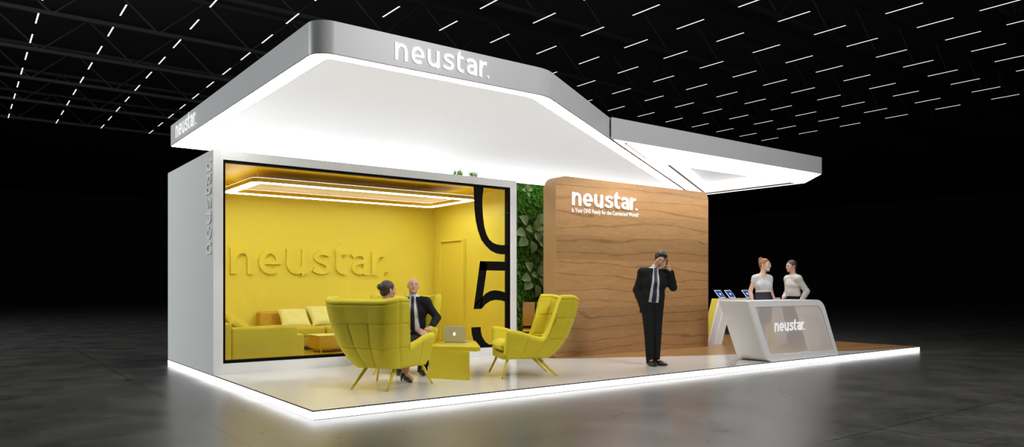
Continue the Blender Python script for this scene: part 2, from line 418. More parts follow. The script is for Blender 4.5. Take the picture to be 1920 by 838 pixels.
# ------------------------------------------------------------------ hall: floor, roof, tubes, trusses
TP = .095
def build_hall():
    bm = bmesh.new()
    vs = [bm.verts.new(p) for p in ((-40, -30, -TP), (90, -30, -TP), (90, 90, -TP), (-40, 90, -TP))]; bm.faces.new(vs)
    m, nt, b = newmat('polished_dark_concrete'); N = nt.nodes; L = nt.links
    tc = N.new('ShaderNodeTexCoord')
    n1 = N.new('ShaderNodeTexNoise'); n1.inputs['Scale'].default_value = 1.6; n1.inputs['Detail'].default_value = 6; n1.inputs['Roughness'].default_value = .55
    n2 = N.new('ShaderNodeTexNoise'); n2.inputs['Scale'].default_value = 16; n2.inputs['Detail'].default_value = 5; n2.inputs['Roughness'].default_value = .6
    L.new(tc.outputs['Object'], n1.inputs['Vector']); L.new(tc.outputs['Object'], n2.inputs['Vector'])
    mx = N.new('ShaderNodeMix'); mx.data_type = 'FLOAT'; mx.inputs[0].default_value = .45
    L.new(n1.outputs['Fac'], mx.inputs[2]); L.new(n2.outputs['Fac'], mx.inputs[3])
    cr = N.new('ShaderNodeValToRGB'); e = cr.color_ramp.elements
    e[0].position = .36; e[0].color = (.038, .038, .037, 1); e[1].position = .64; e[1].color = (.100, .098, .093, 1)
    L.new(mx.outputs[0], cr.inputs['Fac'])
    # saw-cut joints
    s = N.new('ShaderNodeSeparateXYZ'); L.new(tc.outputs['Object'], s.inputs[0])
    def line(sock, pos, per):
        a = N.new('ShaderNodeMath'); a.operation = 'SUBTRACT'; a.inputs[1].default_value = pos; L.new(sock, a.inputs[0])
        p = N.new('ShaderNodeMath'); p.operation = 'PINGPONG'; p.inputs[1].default_value = per / 2; L.new(a.outputs[0], p.inputs[0])
        c = N.new('ShaderNodeMath'); c.operation = 'LESS_THAN'; c.inputs[1].default_value = .007; L.new(p.outputs[0], c.inputs[0])
        return c.outputs[0]
    a = line(s.outputs[0], -.86, 4.9); c = line(s.outputs[1], -3.55, 4.92)
    mxx = N.new('ShaderNodeMath'); mxx.operation = 'MAXIMUM'; L.new(a, mxx.inputs[0]); L.new(c, mxx.inputs[1])
    m2 = N.new('ShaderNodeMix'); m2.data_type = 'RGBA'; m2.inputs['B'].default_value = (.012, .012, .012, 1)
    L.new(mxx.outputs[0], m2.inputs['Factor']); L.new(cr.outputs['Color'], m2.inputs['A']); L.new(m2.outputs['Result'], b.inputs['Base Color'])
    mr = N.new('ShaderNodeMapRange'); mr.inputs[1].default_value = .35; mr.inputs[2].default_value = .65; mr.inputs[3].default_value = .27; mr.inputs[4].default_value = .34
    L.new(mx.outputs[0], mr.inputs[0]); L.new(mr.outputs[0], b.inputs['Roughness'])
    b.inputs['Specular IOR Level'].default_value = .55
    bp = N.new('ShaderNodeBump'); bp.inputs['Strength'].default_value = .02; bp.inputs['Distance'].default_value = .02
    L.new(n2.outputs['Fac'], bp.inputs['Height']); L.new(bp.outputs['Normal'], b.inputs['Normal'])
    tag(obj('floor', bm, m), 'dark polished concrete hall floor with saw-cut joints', kind='structure')
    bm = bmesh.new(); box(bm, -40, 90, -30, 90, 11.6, 11.7)
    tag(obj('ceiling', bm, M['hallceil']), 'unlit black hall roof above the trusses', kind='structure')
    # tubes
    xs = [-.97, .93, 2.83, 5.0] + [7.05 + 1.903 * i for i in range(14)]
    ys = [-5.8, -3.59, -1.37, .84] + [2.55 + 2.2129 * i for i in range(15)]
    first = None
    for x in xs:
        for y in ys:
            if not (inframe((x, y + .5, 9), 60)): continue
            if first is None:
                bm = bmesh.new(); box(bm, -.021, .021, 0, 1.02, 0, .008, .002)
                first = obj('tube_light', bm, M['tube']); o = first
            else:
                o = first.copy(); COL.objects.link(o)
            o.location = (x, y, 9)
            tag(o, 'slim white tube light in the dotted rows under the dark hall roof', 'ceiling light', 'tube lights under the hall roof')
    # trusses across the hall, each its own thing
    ft = None
    for k in range(9):
        y = 2.0 + k * 4.4
        if ft is None:
            bm = bmesh.new()
            for z in (9.55, 10.9): box(bm, -14, 46, -.06, .06, z - .06, z + .06)
            n = 40
            for i in range(n):
                x0 = -14 + i * 1.5; x1 = x0 + 1.5
                a, c = ((x0, 0, 9.55), (x1, 0, 10.9)) if i % 2 else ((x0, 0, 10.9), (x1, 0, 9.55))
                tube(bm, a, c, .035, .035, 5)
            ft = obj('roof_truss', bm, M['truss']); o = ft
        else:
            o = ft.copy(); COL.objects.link(o)
        o.location = (0, y, 0)
        tag(o, 'dark steel zigzag truss spanning the black hall above the tube lights', 'truss', 'roof trusses across the hall')
build_hall()

# ------------------------------------------------------------------ stage platform
W = 12.66; YB = 6.32
def build_stage():
    t = thing('stage_platform', 'low exhibition stage with white and oak floor and glowing white edge', 'platform', (0, 0, -TP))
    bd = [(5.2, 2.62), (5.33, 2.46), (6.6, 1.86), (8.06, 1.26), (9.2, .82), (10.33, .42), (11.4, .12), (12.4, -.03 + .06), (W - .012, .012)]
    Z = TP
    bm = bmesh.new()
    prism(bm, [(.012, .012), (W - .012, .012)] + list(reversed(bd[:-1])) + [(5.2, YB - .012), (.012, YB - .012)], 'z', .03, Z)
    o = obj('white_floor', bm, M['floor_white'], t); tag(o, 'glossy white floor area')
    bm = bmesh.new()
    prism(bm, [(5.2, YB - .012)] + bd + [(W - .012, YB - .012)], 'z', .03, Z)
    o = obj('oak_floor', bm, M['woodfloor'], t); tag(o, 'oak plank floor area')
    bm = bmesh.new()
    P = [(0, 0), (W, 0), (W, YB), (0, YB)]; Q = [(.012, .012), (W - .012, .012), (W - .012, YB - .012), (.012, YB - .012)]
    ringprism(bm, P, Q, 'z', Z - .012, Z)
    obj('edge_trim', bm, M['trim'], t)
    bm = bmesh.new()
    P = [(.003, .003), (W - .003, .003), (W - .003, YB - .003), (.003, YB - .003)]; Q = [(.02, .02), (W - .02, .02), (W - .02, YB - .02), (.02, YB - .02)]
    ringprism(bm, P, Q, 'z', .006, Z - .012)
    o = obj('edge_light_strip', bm, M['strip'], t); tag(o, 'glowing white edge strip')
build_stage()

# ------------------------------------------------------------------ meeting pod (glazed yellow room)
BW, BY, BH = 5.203, 3.558, 3.097
GX0, GX1, GZ0, GZ1 = .132, 5.058, .152, 2.966
def build_pod():
    t = thing('meeting_pod', 'white box room with yellow interior behind a large black framed window', 'meeting room', (0, BY, 0))
    y0 = .0; yb = YB - BY - .01
    bm = bmesh.new(); box(bm, .002, .10, .0, yb, 0, BH)
    side = obj('side_wall', bm, M['wall_out'], t)
    # vertical raised word on the side wall, reads upwards
    fr = lambda u, v, d: (.002 - d, .375 - v, 1.66 + u)
    lettering('raised_lettering', lambda u, v, d: (.002 - d, .08 + (.26 - .0) * 0 + v * 1.0, 1.66 + u), 1.30, .235, .014, M['logopaint'], side)
    bm = bmesh.new(); box(bm, BW - .10, BW, .0, yb, 0, BH); obj('end_wall', bm, M['wall_out'], t)
    bm = bmesh.new(); box(bm, .10, BW - .10, yb - .06, yb, 0, BH); obj('rear_wall', bm, M['wall_out'], t)
    bm = bmesh.new(); box(bm, .10, BW - .10, .12, yb - .06, BH - .08, BH); obj('roof_slab', bm, M['wall_out'], t)
    bm = bmesh.new()
    ringprism(bm, [(.10, 0), (BW - .10, 0), (BW - .10, BH), (.10, BH)], [(GX0, GZ0), (GX1, GZ0), (GX1, GZ1), (GX0, GZ1)], 'y', .0, .12)
    obj('front_frame', bm, M['frame_front'], t)
    bm = bmesh.new(); b = .028
    ringprism(bm, [(GX0, GZ0), (GX1, GZ0), (GX1, GZ1), (GX0, GZ1)], [(GX0 + b, GZ0 + b * 1.4), (GX1 - b * 1.6, GZ0 + b * 1.4), (GX1 - b * 1.6, GZ1 - b * 1.2), (GX0 + b, GZ1 - b * 1.2)], 'y', -.003, .1)
    obj('window_frame', bm, M['black'], t)
    sx = [GX0 + b, .634, 1.695, 2.856, 4.138, GX1 - b * 1.6]
    for i in range(5):
        bm = bmesh.new(); box(bm, sx[i] + .0015, sx[i + 1] - .0015, .012, .022, GZ0 + .03, GZ1 - .026)
        obj('glass_pane', bm, M['glass'], t)
    # digits on the glass
    bm = bmesh.new()
    def strip(Lr, Rr, y=.008):
        a = [bm.verts.new((p[0], y, p[1])) for p in Lr]; c = [bm.verts.new((p[0], y, p[1])) for p in Rr]
        for i in range(len(a) - 1): bm.faces.new((a[i], a[i + 1], c[i + 1], c[i]))
    X1 = GX1 - b * 1.6; ZT = GZ1 - b * 1.2; ZB = GZ0 + b * 1.4
    def clipx(p): return (min(p[0], X1), max(min(p[1], ZT), ZB))
    # zero: left half of a tall ring
    out = [(4.283, ZT), (4.290, 2.75), (4.300, 2.55), (4.325, 2.35), (4.370, 2.18), (4.44, 2.02), (4.53, 1.92), (4.64, 1.835), (4.76, 1.79), (4.88, 1.775), (X1, 1.785)]
    inn = [(4.495, ZT), (4.470, 2.75), (4.468, 2.58), (4.482, 2.40), (4.510, 2.24), (4.552, 2.12), (4.61, 2.03), (4.69, 1.975), (4.78, 1.948), (4.88, 1.938), (X1, 1.945)]
    strip(out, inn)
    # five
    strip([(4.417, 1.648), (X1, 1.648)], [(4.40, 1.49), (X1, 1.487)])
    strip([(4.417, 1.648), (4.284, .823)], [(4.575, 1.60), (4.475, 1.03)])
    strip([(4.284, .823), (4.36, .95)], [(4.45, .823), (4.475, 1.03)])
    strip([(4.455, 1.02), (4.53, 1.085), (4.62, 1.128), (4.71, 1.145), (4.80, 1.14), (4.90, 1.12), (X1, 1.085)],
          [(4.40, .83), (4.45, .823), (4.53, .90), (4.63, .955), (4.74, .975), (4.87, .965), (X1, .925)])
    strip([(4.235, .512), (4.245, .40), (4.28, .29), (4.34, .20), (4.38, ZB)], [(4.43, .512), (4.437, .43), (4.465, .34), (4.53, .25), (4.62, ZB)])
    obj('digit_decal', bm, M['vinyl_black'], t)
    # interior lining
    def liner(nm, mat, *a, **k):
        bm = bmesh.new(); box(bm, *a); o = obj(nm, bm, mat, t); return o
    ix0, ix1, iy1 = .101, BW - .101, yb - .061
    o = liner('yellow_rear_lining', M['room'], ix0, ix1, iy1 - .03, iy1, .0, 2.99); tag(o, 'yellow back wall inside the room')
    lettering('embossed_lettering', lambda u, v, d: (.98 + u, iy1 - .03 - d, 1.43 + v), 3.03, .46, .045, M['room'], o)
    liner('yellow_side_lining', M['room'], ix0, ix0 + .03, .121, iy1 - .031, 0, 2.99)
    liner('yellow_side_lining', M['room'], ix1 - .03, ix1, .121, iy1 - .031, 0, 2.99)
    o = liner('yellow_ceiling', M['roomceil'], ix0 + .031, ix1 - .031, .121, iy1 - .031, 2.97, 3.0)
    o = liner('yellow_floor', M['roomfloor'], ix0 + .031, ix1 - .031, .121, iy1 - .031, .0, .13)
    # door in the right side lining
    d = bmesh.new(); box(d, ix1 - .045, ix1 - .031, 1.54, 2.33, .131, 2.09, .004)
    dr = obj('door', d, M['room'], t)
    d = bmesh.new()
    for yy in (1.46, 2.33): box(d, ix1 - .085, ix1 - .031, yy, yy + .075, .131, 2.10, .004)
    box(d, ix1 - .085, ix1 - .031, 1.46, 2.405, 2.10, 2.13, .004)
    obj('door_frame', d, M['room'], dr)
build_pod()

def build_ring():
    t = thing('ring_pendant', 'rectangular glowing ceiling light ring inside the yellow room', 'pendant light', (0, 0, 2.74))
    o = rpoly([(.66, 3.94), (4.60, 3.94), (4.60, 5.52), (.66, 5.52)], .12); i = rpoly([(.80, 4.03), (4.50, 4.03), (4.50, 5.43), (.80, 5.43)], .05)
    bm = bmesh.new(); ringprism(bm, o, i, 'z', .0, .012)
    e = obj('diffuser', bm, emis('ring_diffuser', (1, .97, .90, 1), 12.5), t)
    bm = bmesh.new(); ringprism(bm, o, i, 'z', .0125, .075); obj('housing', bm, M['roomceil'], t)
    bm = bmesh.new(); ringprism(bm, o, i, 'z', .076, .08); obj('added_upglow', bm, emis('ring_fill_glow', (1, .95, .85, 1), 1.6), t)  # unseen glow added on top of the ring to brighten the room ceiling
    bm = bmesh.new(); prism(bm, i, 'z', .081, .09); obj('canopy_plate', bm, M['roomceil'], t)
    for x, y in ((.75, 4.0), (4.5, 4.0), (.75, 5.45), (4.5, 5.45)):
        bm = bmesh.new(); tube(bm, (x, y, .075), (x, y, .229), .004, .004, 6); obj('hanger', bm, M['roomceil'], t)
build_ring()

# ------------------------------------------------------------------ canopies
ZB_, ZT_ = 3.513, 3.848
def build_canopy():
    t = thing('main_canopy', 'large white roof canopy over the stage with glowing underside rim', 'canopy', (0, 0, ZB_))
    h = ZT_ - ZB_
    dx = math.cos(math.radians(30.4)); dy = math.sin(math.radians(30.4))
    C = (2.93, -.07); k = (6.12 + .07) / dy
    P = [(0, 6.12), (0, -.07), C, (C[0] + dx * k, 6.12)]
    rad = [.03, .20, .55, .05]
    O = rpoly(P, rad, 14)
    I0 = rpoly(offs(P, [.012] * 4), [.02, .19, .54, .04], 14)
    I = rpoly(offs(P, [.185, .145, .20, .18]), [.02, .08, .40, .02], 14)
    bm = bmesh.new(); ringprism(bm, O, I0, 'z', .012, h)
    fas = obj('fascia', bm, M['fascia'], t, smooth=False)
    for p in fas.data.polygons: p.use_smooth = abs(p.normal.z) < .5
    bm = bmesh.new(); ringprism(bm, O, I0, 'z', .004, .0118); obj('fascia_seam', bm, M['seam'], t)
    bm = bmesh.new(); ringprism(bm, I0, I, 'z', .0, .01); o = obj('rim_light', bm, M['rim'], t); tag(o, 'glowing white rim under the canopy edge')
    I2 = rpoly(offs(P, [.193, .153, .208, .182]), [.02, .08, .40, .02], 14)
    bm = bmesh.new(); ringprism(bm, I, I2, 'z', -.001, .03)
    bmesh.ops.delete(bm, geom=[f for f in bm.faces if all(v.co.y > 5.8 for v in f.verts) and max(v.co.x for v in f.verts) > 1.2], context='FACES')
    a0, a1 = (.186, 5.936), (1.1, 5.936); box(bm, a0[0], a1[0], a0[1], a0[1] + .004, -.001, .004)
    obj('inner_seam', bm, M['seam'], t)
    # inner walls of the recess
    I3 = rpoly(offs(P, [.20, .16, .215, .195]), [.02, .08, .40, .02], 14)
    bm = bmesh.new(); ringprism(bm, I2, I3, 'z', .03, .30); o = obj('recess_wall', bm, M['backband'], t); tag(o, 'white inner band at the back of the recess, glow added')
    bm = bmesh.new(); prism(bm, I2, 'z', .30, .31); o = obj('recess_ceiling', bm, M['ceilfabric'], t); tag(o, 'pale grey stretched fabric ceiling')
    bm = bmesh.new(); prism(bm, I0, 'z', .311, .325); obj('light_block_plate', bm, M['fascia'], t)  # unseen lid added to stop light passing the open canopy top
    lettering('front_lettering', lambda u, v, d: (.86 + u, -.07 - d, .075 + v), 1.20, .185, .008, M['logo'], t)
    lettering('side_lettering', lambda u, v, d: (-d, 5.72 - u, .075 + v), 1.28, .19, .008, M['logo'], t)

    s = thing('side_canopy', 'lower-lit angular white canopy wing reaching over the counter', 'canopy', (0, 0, ZB_))
    q0 = (5.33, -.07 + (5.33 - 2.93) * dy / dx)
    e = (12.33, -.07 + (12.33 - 2.93) * dy / dx)
    n = (-dy, dx); off = .03
    P = [(q0[0] + dy * off, q0[1] - dx * off), (11.40, 1.35), (12.37, 2.33), (12.33, e[1] - .04)]
    P[0] = (5.32, 1.30)
    O = rpoly(P, [.01, .16, .02, .01], 12)
    I0 = rpoly(offs(P, [.012] * 4), [.01, .15, .02, .01], 12)
    bm = bmesh.new(); ringprism(bm, O, I0, 'z', .0, h)
    o = obj('fascia', bm, M['fascia'], s)
    for p in o.data.polygons: p.use_smooth = abs(p.normal.z) < .5
    bm = bmesh.new(); prism(bm, I0, 'z', h - .03, h - .015); obj('light_block_plate', bm, M['fascia'], s)  # added cover out of view, blocks light from above
    # split the underside: front strip with a light panel and rear triangle recess
    y1, y2 = 2.31, 2.335
    def onDiag(y, o=.012):  # inner face of the diagonal side
        a = Vector(P[3]); b = Vector(P[0]); u = (b - a).normalized(); nn = Vector((-u.y, u.x))
        if nn.x < 0: nn = -nn
        a = a + nn * o; tt = (y - a.y) / u.y
        return (a.x + u.x * tt, y)
    A = [onDiag(1.365), (11.39, 1.365), (12.33, y1), onDiag(y1)]
    B = offs(A, [.05, .10, .06, .09])
    Ar = rpoly(A, [.01, .12, .01, .01], 10); Br = rpoly(B, [.02, .10, .06, .06], 10); B2 = rpoly(offs(A, [.072, .122, .082, .112]), [.02, .09, .05, .05], 10)
    bm = bmesh.new(); ringprism(bm, Ar, Br, 'z', .0, .02); obj('front_underside_frame', bm, M['underside'], s)
    bm = bmesh.new(); ringprism(bm, Br, B2, 'z', -.001, .02); obj('panel_seam', bm, M['seamgrey'], s)
    bm = bmesh.new(); prism(bm, B2, 'z', .0, .02); o = obj('light_panel', bm, M['lightpanel'], s); tag(o, 'long glowing white light panel')
    D = [onDiag(y2), (12.35, y2), (12.32, P[3][1] - .02)]
    D[2] = (12.318, onDiag(5.2)[1] + (12.318 - onDiag(5.2)[0]) * dy / dx)
    E_ = offs(D, [.14, .12, .30]); E2 = offs(D, [.160, .140, .320])
    Dr = rpoly(D, .005, 4); Er = rpoly(E_, .005, 4); E2r = rpoly(E2, .005, 4)
    bm = bmesh.new(); ringprism(bm, Dr, Er, 'z', .0, .02); obj('rear_underside_frame', bm, M['underside'], s)
    bm = bmesh.new(); ringprism(bm, Er, E2r, 'z', -.001, .03); obj('recess_seam', bm, M['seam'], s)
    E3r = rpoly(offs(D, [.17, .15, .33]), .005, 4)
    bm = bmesh.new(); ringprism(bm, E2r, E3r, 'z', .03, .29); obj('recess_wall', bm, emis('side_recess_wall', (1, 1, 1, 1), 1.0), s)  # brightness of the lit recess wall put in as emission
    bm = bmesh.new(); prism(bm, E2r, 'z', .29, .30); obj('recess_ceiling', bm, emis('side_recess_ceiling', (1, .97, .955, 1), .46, base=(.12, .12, .12, 1)), s)  # even lit tone of the ceiling painted in as a glow
build_canopy()

# ------------------------------------------------------------------ oak feature wall and green wall
def build_panel():
    t = thing('oak_feature_wall', 'rounded oak panel wall carrying a white sign and tagline', 'sign wall', (5.31, 2.6, 0))
    w, h, d = 4.02, 3.10, .33
    P = rpoly([(0, 0), (w, 0), (w, h), (0, h)], [.03, .03, .16, .22], 12)
    Pi = rpoly([(.004, .0), (w - .004, .0), (w - .004, h - .004), (.004, h - .004)], [.03, .03, .155, .215], 12)
    bm = bmesh.new(); ringprism(bm, P, Pi, 'y', .0, d)
    e = obj('panel_edge', bm, M['woodedge'], t)
    for p in e.data.polygons: p.use_smooth = abs(p.normal.y) < .5
    bm = bmesh.new(); prism(bm, Pi, 'y', -.001, d - .002); obj('panel_face', bm, M['wood'], t)
    lettering('sign_lettering', lambda u, v, dd: (.36 + u, -.001 - dd, 2.612 - 0 + v - .0), 1.60, .225, .02, M['logo'], t)
    cu = bpy.data.curves.new('tagline', 'FONT'); cu.body = 'Is Your DNS Ready for the Connected World?'
    cu.size = .1; cu.extrude = .002; cu.offset = .0006
    to = bpy.data.objects.new('tagline_tmp', cu); link(to)
    bpy.context.view_layer.update()
    me = bpy.data.meshes.new_from_object(to.evaluated_get(bpy.context.evaluated_depsgraph_get()))
    bpy.data.objects.remove(to)
    xs = [v.co.x for v in me.vertices]; wd = max(xs) - min(xs); s = 1.64 / wd
    for v in me.vertices: v.co = Vector((.36 + (v.co.x - min(xs)) * s, -.004 - v.co.z, 2.495 + v.co.y * s * 1.25))
    me.materials.clear(); me.materials.append(M['logopaint'])
    link(bpy.data.objects.new('tagline', me), t)
build_panel()

def leaf_mesh(bm, base, direc, up, L, Wd, cup=.25, n=6):
    direc = Vector(direc).normalized(); up = Vector(up); side = direc.cross(up).normalized(); up = side.cross(direc).normalized()
    rows = []
    for i in range(n + 1):
        t = i / n
        wv = Wd * (math.sin(PI * min(1, t * .97 + .03)) ** .7) * (1.1 - .35 * t)
        c = Vector(base) + direc * (L * t) + up * (cup * L * math.sin(t * PI) * .5 - cup * L * t * t * .5)
        rows.append([bm.verts.new(c + side * (k * wv / 2) + up * (abs(k) * wv * .18)) for k in (-1, -.5, 0, .5, 1)])
    for i in range(n):
        for k in range(4): bm.faces.new((rows[i][k], rows[i][k + 1], rows[i + 1][k + 1], rows[i + 1][k]))

def build_green():
    x0, x1, y, H = BW + .01, 7.2, 3.72, 3.09
    t = thing('plant_wall', 'tall living wall of ferns between the white box and oak panel', 'green wall', (x0, y, 0))
    bm = bmesh.new(); box(bm, 0, x1 - x0, 0, .12, 0, H, .004); obj('backing_panel', bm, M['backing'], t)
    for nm, mat, cnt, L0 in (('fern_foliage', 'fern', 1500, .11), ('moss_foliage', 'fernlite', 900, .075)):
        bm = bmesh.new()
        for i in range(cnt):
            bx = random.uniform(.02, 1.5); bz = random.uniform(.05, H - .03); by = -.002
            if nm[0] == 'm' and random.random() < .5: bz = random.uniform(H - .5, H - .02)
            a = random.uniform(0, 2 * PI)
            for q in range(7):
                aa = a + (q - 3) * .42; sp = random.uniform(.5, 1.1)
                d = Vector((math.cos(aa) * sp, -.9, math.sin(aa) * sp + .1)).normalized()
                L = L0 * random.uniform(.7, 1.3); s = d.cross(Vector((0, 0, 1))).normalized() * .006
                p = Vector((bx, by, bz)); m = p + d * L * .6; e = p + d * L + Vector((0, 0, -.02))
                v = [bm.verts.new(p - s * .4), bm.verts.new(p + s * .4), bm.verts.new(m + s), bm.verts.new(m - s), bm.verts.new(e)]
                bm.faces.new(v[:4]); bm.faces.new((v[3], v[2], v[4]))
        o = obj(nm, bm, M[mat], t); tag(o, None, None, None, 'stuff')
    # big-leaf rosettes as plants of their own
    spots = [((5.60 - x0 - .20, 2.22), 1.0, 'broad-leafed plant high on the green wall, the larger rosette'), ((5.72 - x0 - .22, 1.40), .9, 'broad-leafed plant halfway down the green wall, behind the yellow armchair'), ((5.43 - x0 - .20, 2.93), .6, 'few broad leaves at the top edge of the green wall')]
    for (px, pz), sc, lab in spots:
        p = thing('broadleaf_plant', lab, 'plant', (x0 + px + .20, y - .03, pz), 0, 'broad-leafed plants on the green wall')
        bm = bmesh.new(); bs = bmesh.new(); N = 11 if sc > .8 else 4
        for i in range(N):
            a = i * 2.399 + .5; inner = i < 4
            r = (.05 if inner else .15 + .02 * (i % 3)) * sc
            dep = -.13 if inner else -.05 - .01 * (i % 3)
            c = Vector((math.cos(a) * r, dep, math.sin(a) * r * 1.1))
            d = Vector((math.cos(a), -.25 if inner else -.10, math.sin(a) - .15))
            L = (.17 if inner else .235) * sc * random.uniform(.92, 1.08)
            leaf_mesh(bm, c, d, (random.uniform(-.3, .3), -1, .35), L, L * .92, .18)
            tube(bs, (0, .02, 0), c, .007, .005, 5)
        obj('leaves', bm, M['leafbig'], p, smooth=True); obj('stems', bs, M['fern'], p)
    for (gx, wd, lab) in ((4.00, .18, 'wider green grass tuft peeping over the white box roof'), (4.30, .16, 'narrower green grass tuft beside the wider one on the box roof')):
        bm = bmesh.new()
        for i in range(90):
            a = random.uniform(0, 2 * PI); p = Vector((random.uniform(-wd, wd) * .5, random.uniform(-.05, .05), 0))
            e = p + Vector((math.cos(a) * .05, math.sin(a) * .04, random.uniform(.07, .15))); s = Vector((.005, 0, 0))
            bm.faces.new([bm.verts.new(p - s), bm.verts.new(p + s), bm.verts.new(e)])
        o = obj('grass_tuft', bm, M['fern']); o.location = (gx, BY + .07, BH)
        tag(o, lab, 'grass', 'grass tufts on the box roof')
build_green()

# ------------------------------------------------------------------ armchair
def armchair_parts(t):
    T = .048
    NU, NV = 180, 72
    us = np.linspace(-1, 1, NU); vs = np.linspace(0, 1, NV)
    def ss(a, b, x):
        q = np.clip((x - a) / (b - a), 0, 1); return q * q * (3 - 2 * q)
    def top(u):
        au = abs(u)
        arm = .535 + .115 * ss(.62, .97, au)
        return arm + (1.075 + .03 * ss(.30, .5, au) - arm) * (1 - ss(.575, .625, au))
    def outline(z):
        zz = [.26, .40, .55, .80, 1.10]
        yb = np.interp(z, zz, [-.27, -.40, -.50, -.585, -.645])
        w = np.interp(z, zz, [.27, .335, .385, .435, .475])
        pass
        return yb, w, .37
    def mid(u, z):
        yb, w, yf = outline(z)
        au = abs(u); sg = 1 if u >= 0 else -1
        # path: centre back -> corner -> side -> front
        rc = .17
        segs = [w - rc, rc * PI / 2, (yf - yb) - rc]
        cuts = [0, .30, .52, 1.0]
        if au < cuts[1]:
            s = au / cuts[1]; x = s * segs[0]; y = yb + .015 * (1 - s * s) * 0
        elif au < cuts[2]:
            a = (au - cuts[1]) / (cuts[2] - cuts[1]) * PI / 2
            x = w - rc + rc * math.sin(a); y = yb + rc - rc * math.cos(a)
        else:
            s = (au - cuts[2]) / (1 - cuts[2]); x = w + .0 * s; y = yb + rc + s * segs[2]
            x += .035 * s
        return Vector((sg * x, y, z))
    seams_u = [-.80, -.47, -.155, .155, .47, .80]
    seams_z = [.53, .80]
    Mid = np.zeros((NU, NV, 3)); H = np.zeros((NU, NV))
    for i, u in enumerate(us):
        tp = top(u)
        for j, v in enumerate(vs):
            z = .27 + (tp - .27) * v
            Mid[i, j] = mid(u, z)
            du = (1 - abs(u)) / .045; dv = (1 - v) * (tp - .27) / .05; dw = v * (tp - .27) / .03
            e = 1.0
            for q in (du, dv, dw):
                q = min(1, max(0, q)); e *= math.sqrt(max(0, 1 - (1 - q) ** 2))
            g = 1.0; L = 2.0
            for s in seams_u:
                if abs(s) < .2 and z > .80: continue
                g *= 1 - .26 * math.exp(-((u - s) / .010) ** 2)
            du_ = min(abs(u - s) for s in seams_u)
            for s in seams_z:
                if abs(u) < .60: g *= 1 - .30 * math.exp(-((z - s) / .007) ** 2)
            if abs(u) < .585: g *= 1 - .30 * math.exp(-(((1 - v) * (tp - .27) - .055) / .007) ** 2)
            puff = 1 + .10 * min(1, du_ / .10)
            H[i, j] = T * e * g * puff
    # normals of the mid surface
    dU = np.gradient(Mid, axis=0); dV = np.gradient(Mid, axis=1)
    Nn = np.cross(dU, dV); ln = np.linalg.norm(Nn, axis=2, keepdims=True); Nn /= np.maximum(ln, 1e-9)
    # smooth normals a little where the top steps
    for _ in range(3):
        Nn[1:-1] = (Nn[:-2] + 2 * Nn[1:-1] + Nn[2:]) / 4
    Nn /= np.linalg.norm(Nn, axis=2, keepdims=True)
    A = Mid + Nn * H[..., None]; B = Mid - Nn * H[..., None]
    V = np.concatenate([A.reshape(-1, 3), B.reshape(-1, 3)]); F = []
    idx = lambda i, j: i * NV + j; n0 = NU * NV
    for i in range(NU - 1):
        for j in range(NV - 1):
            a, b, c, d = idx(i, j), idx(i + 1, j), idx(i + 1, j + 1), idx(i, j + 1)
            F.append((a, b, c, d)); F.append((n0 + d, n0 + c, n0 + b, n0 + a))
    o = raw('shell', V, F, M['chairfab'], t)
    bm = bmesh.new(); bm.from_mesh(o.data); bmesh.ops.remove_doubles(bm, verts=bm.verts, dist=1e-5)
    bmesh.ops.recalc_face_normals(bm, faces=bm.faces); bm.to_mesh(o.data); bm.free()
    # seat cushion: superellipse pillow
    def pillow(name, cx, cy, cz, hx, hy, hz, tilt, seam=True, mat='chairfab'):
        n = 36; Vv = []; Ff = []
        for s in (1, -1):
            for i in range(n + 1):
                for j in range(n + 1):
                    a = -1 + 2 * i / n; b = -1 + 2 * j / n
                    e = ((1 - abs(a) ** 5) * (1 - abs(b) ** 5)); z = s * hz * max(0, e) ** .38 * (1 - (.10 * math.exp(-(a / .03) ** 2) if seam and s > 0 else 0))
                    x = a * hx * (1 - .06 * b * b); y = b * hy * (1 - .05 * a * a)
                    Vv.append((x, y, z))
        m = (n + 1) ** 2
        for i in range(n):
            for j in range(n):
                p = i * (n + 1) + j
                Ff.append((p, p + n + 1, p + n + 2, p + 1)); Ff.append((m + p + 1, m + p + n + 2, m + p + n + 1, m + p))
        R = Matrix.Translation((cx, cy, cz)) @ Matrix.Rotation(tilt, 4, 'X')
        Vv = [R @ Vector(v) for v in Vv]
        return raw(name, Vv, Ff, M[mat], t)
    pillow('seat_cushion', 0, .02, .40, .315, .40, .085, .07)
    pillow('back_cushion', 0, -.53, .80, .315, .26, .055, math.radians(105))
    bm = bmesh.new()
    P = rpoly([(-.29, -.29), (.29, -.29), (.36, .38), (-.36, .38)], [.10, .10, .06, .06], 6)
    prism(bm, P, 'z', .25, .325); obj('base_frame', bm, M['chairfab'], t)
    for (ax, ay, bx, by, r) in ((.30, .30, .405, .405, .02), (-.30, .30, -.405, .405, .02), (.19, -.12, .245, -.40, .024), (-.19, -.12, -.245, -.40, .024)):
        bm = bmesh.new(); tube(bm, (ax, ay, .27), (bx, by, .0), r, .013, 12); obj('leg', bm, M['chairleg'], t, smooth=True)

def copy_tree(o, parent=None):
    c = o.copy(); COL.objects.link(c)
    if parent is not None: c.parent = parent
    for ch in [x for x in KIDS.get(o.name, [])]: copy_tree(ch, c)
    return c

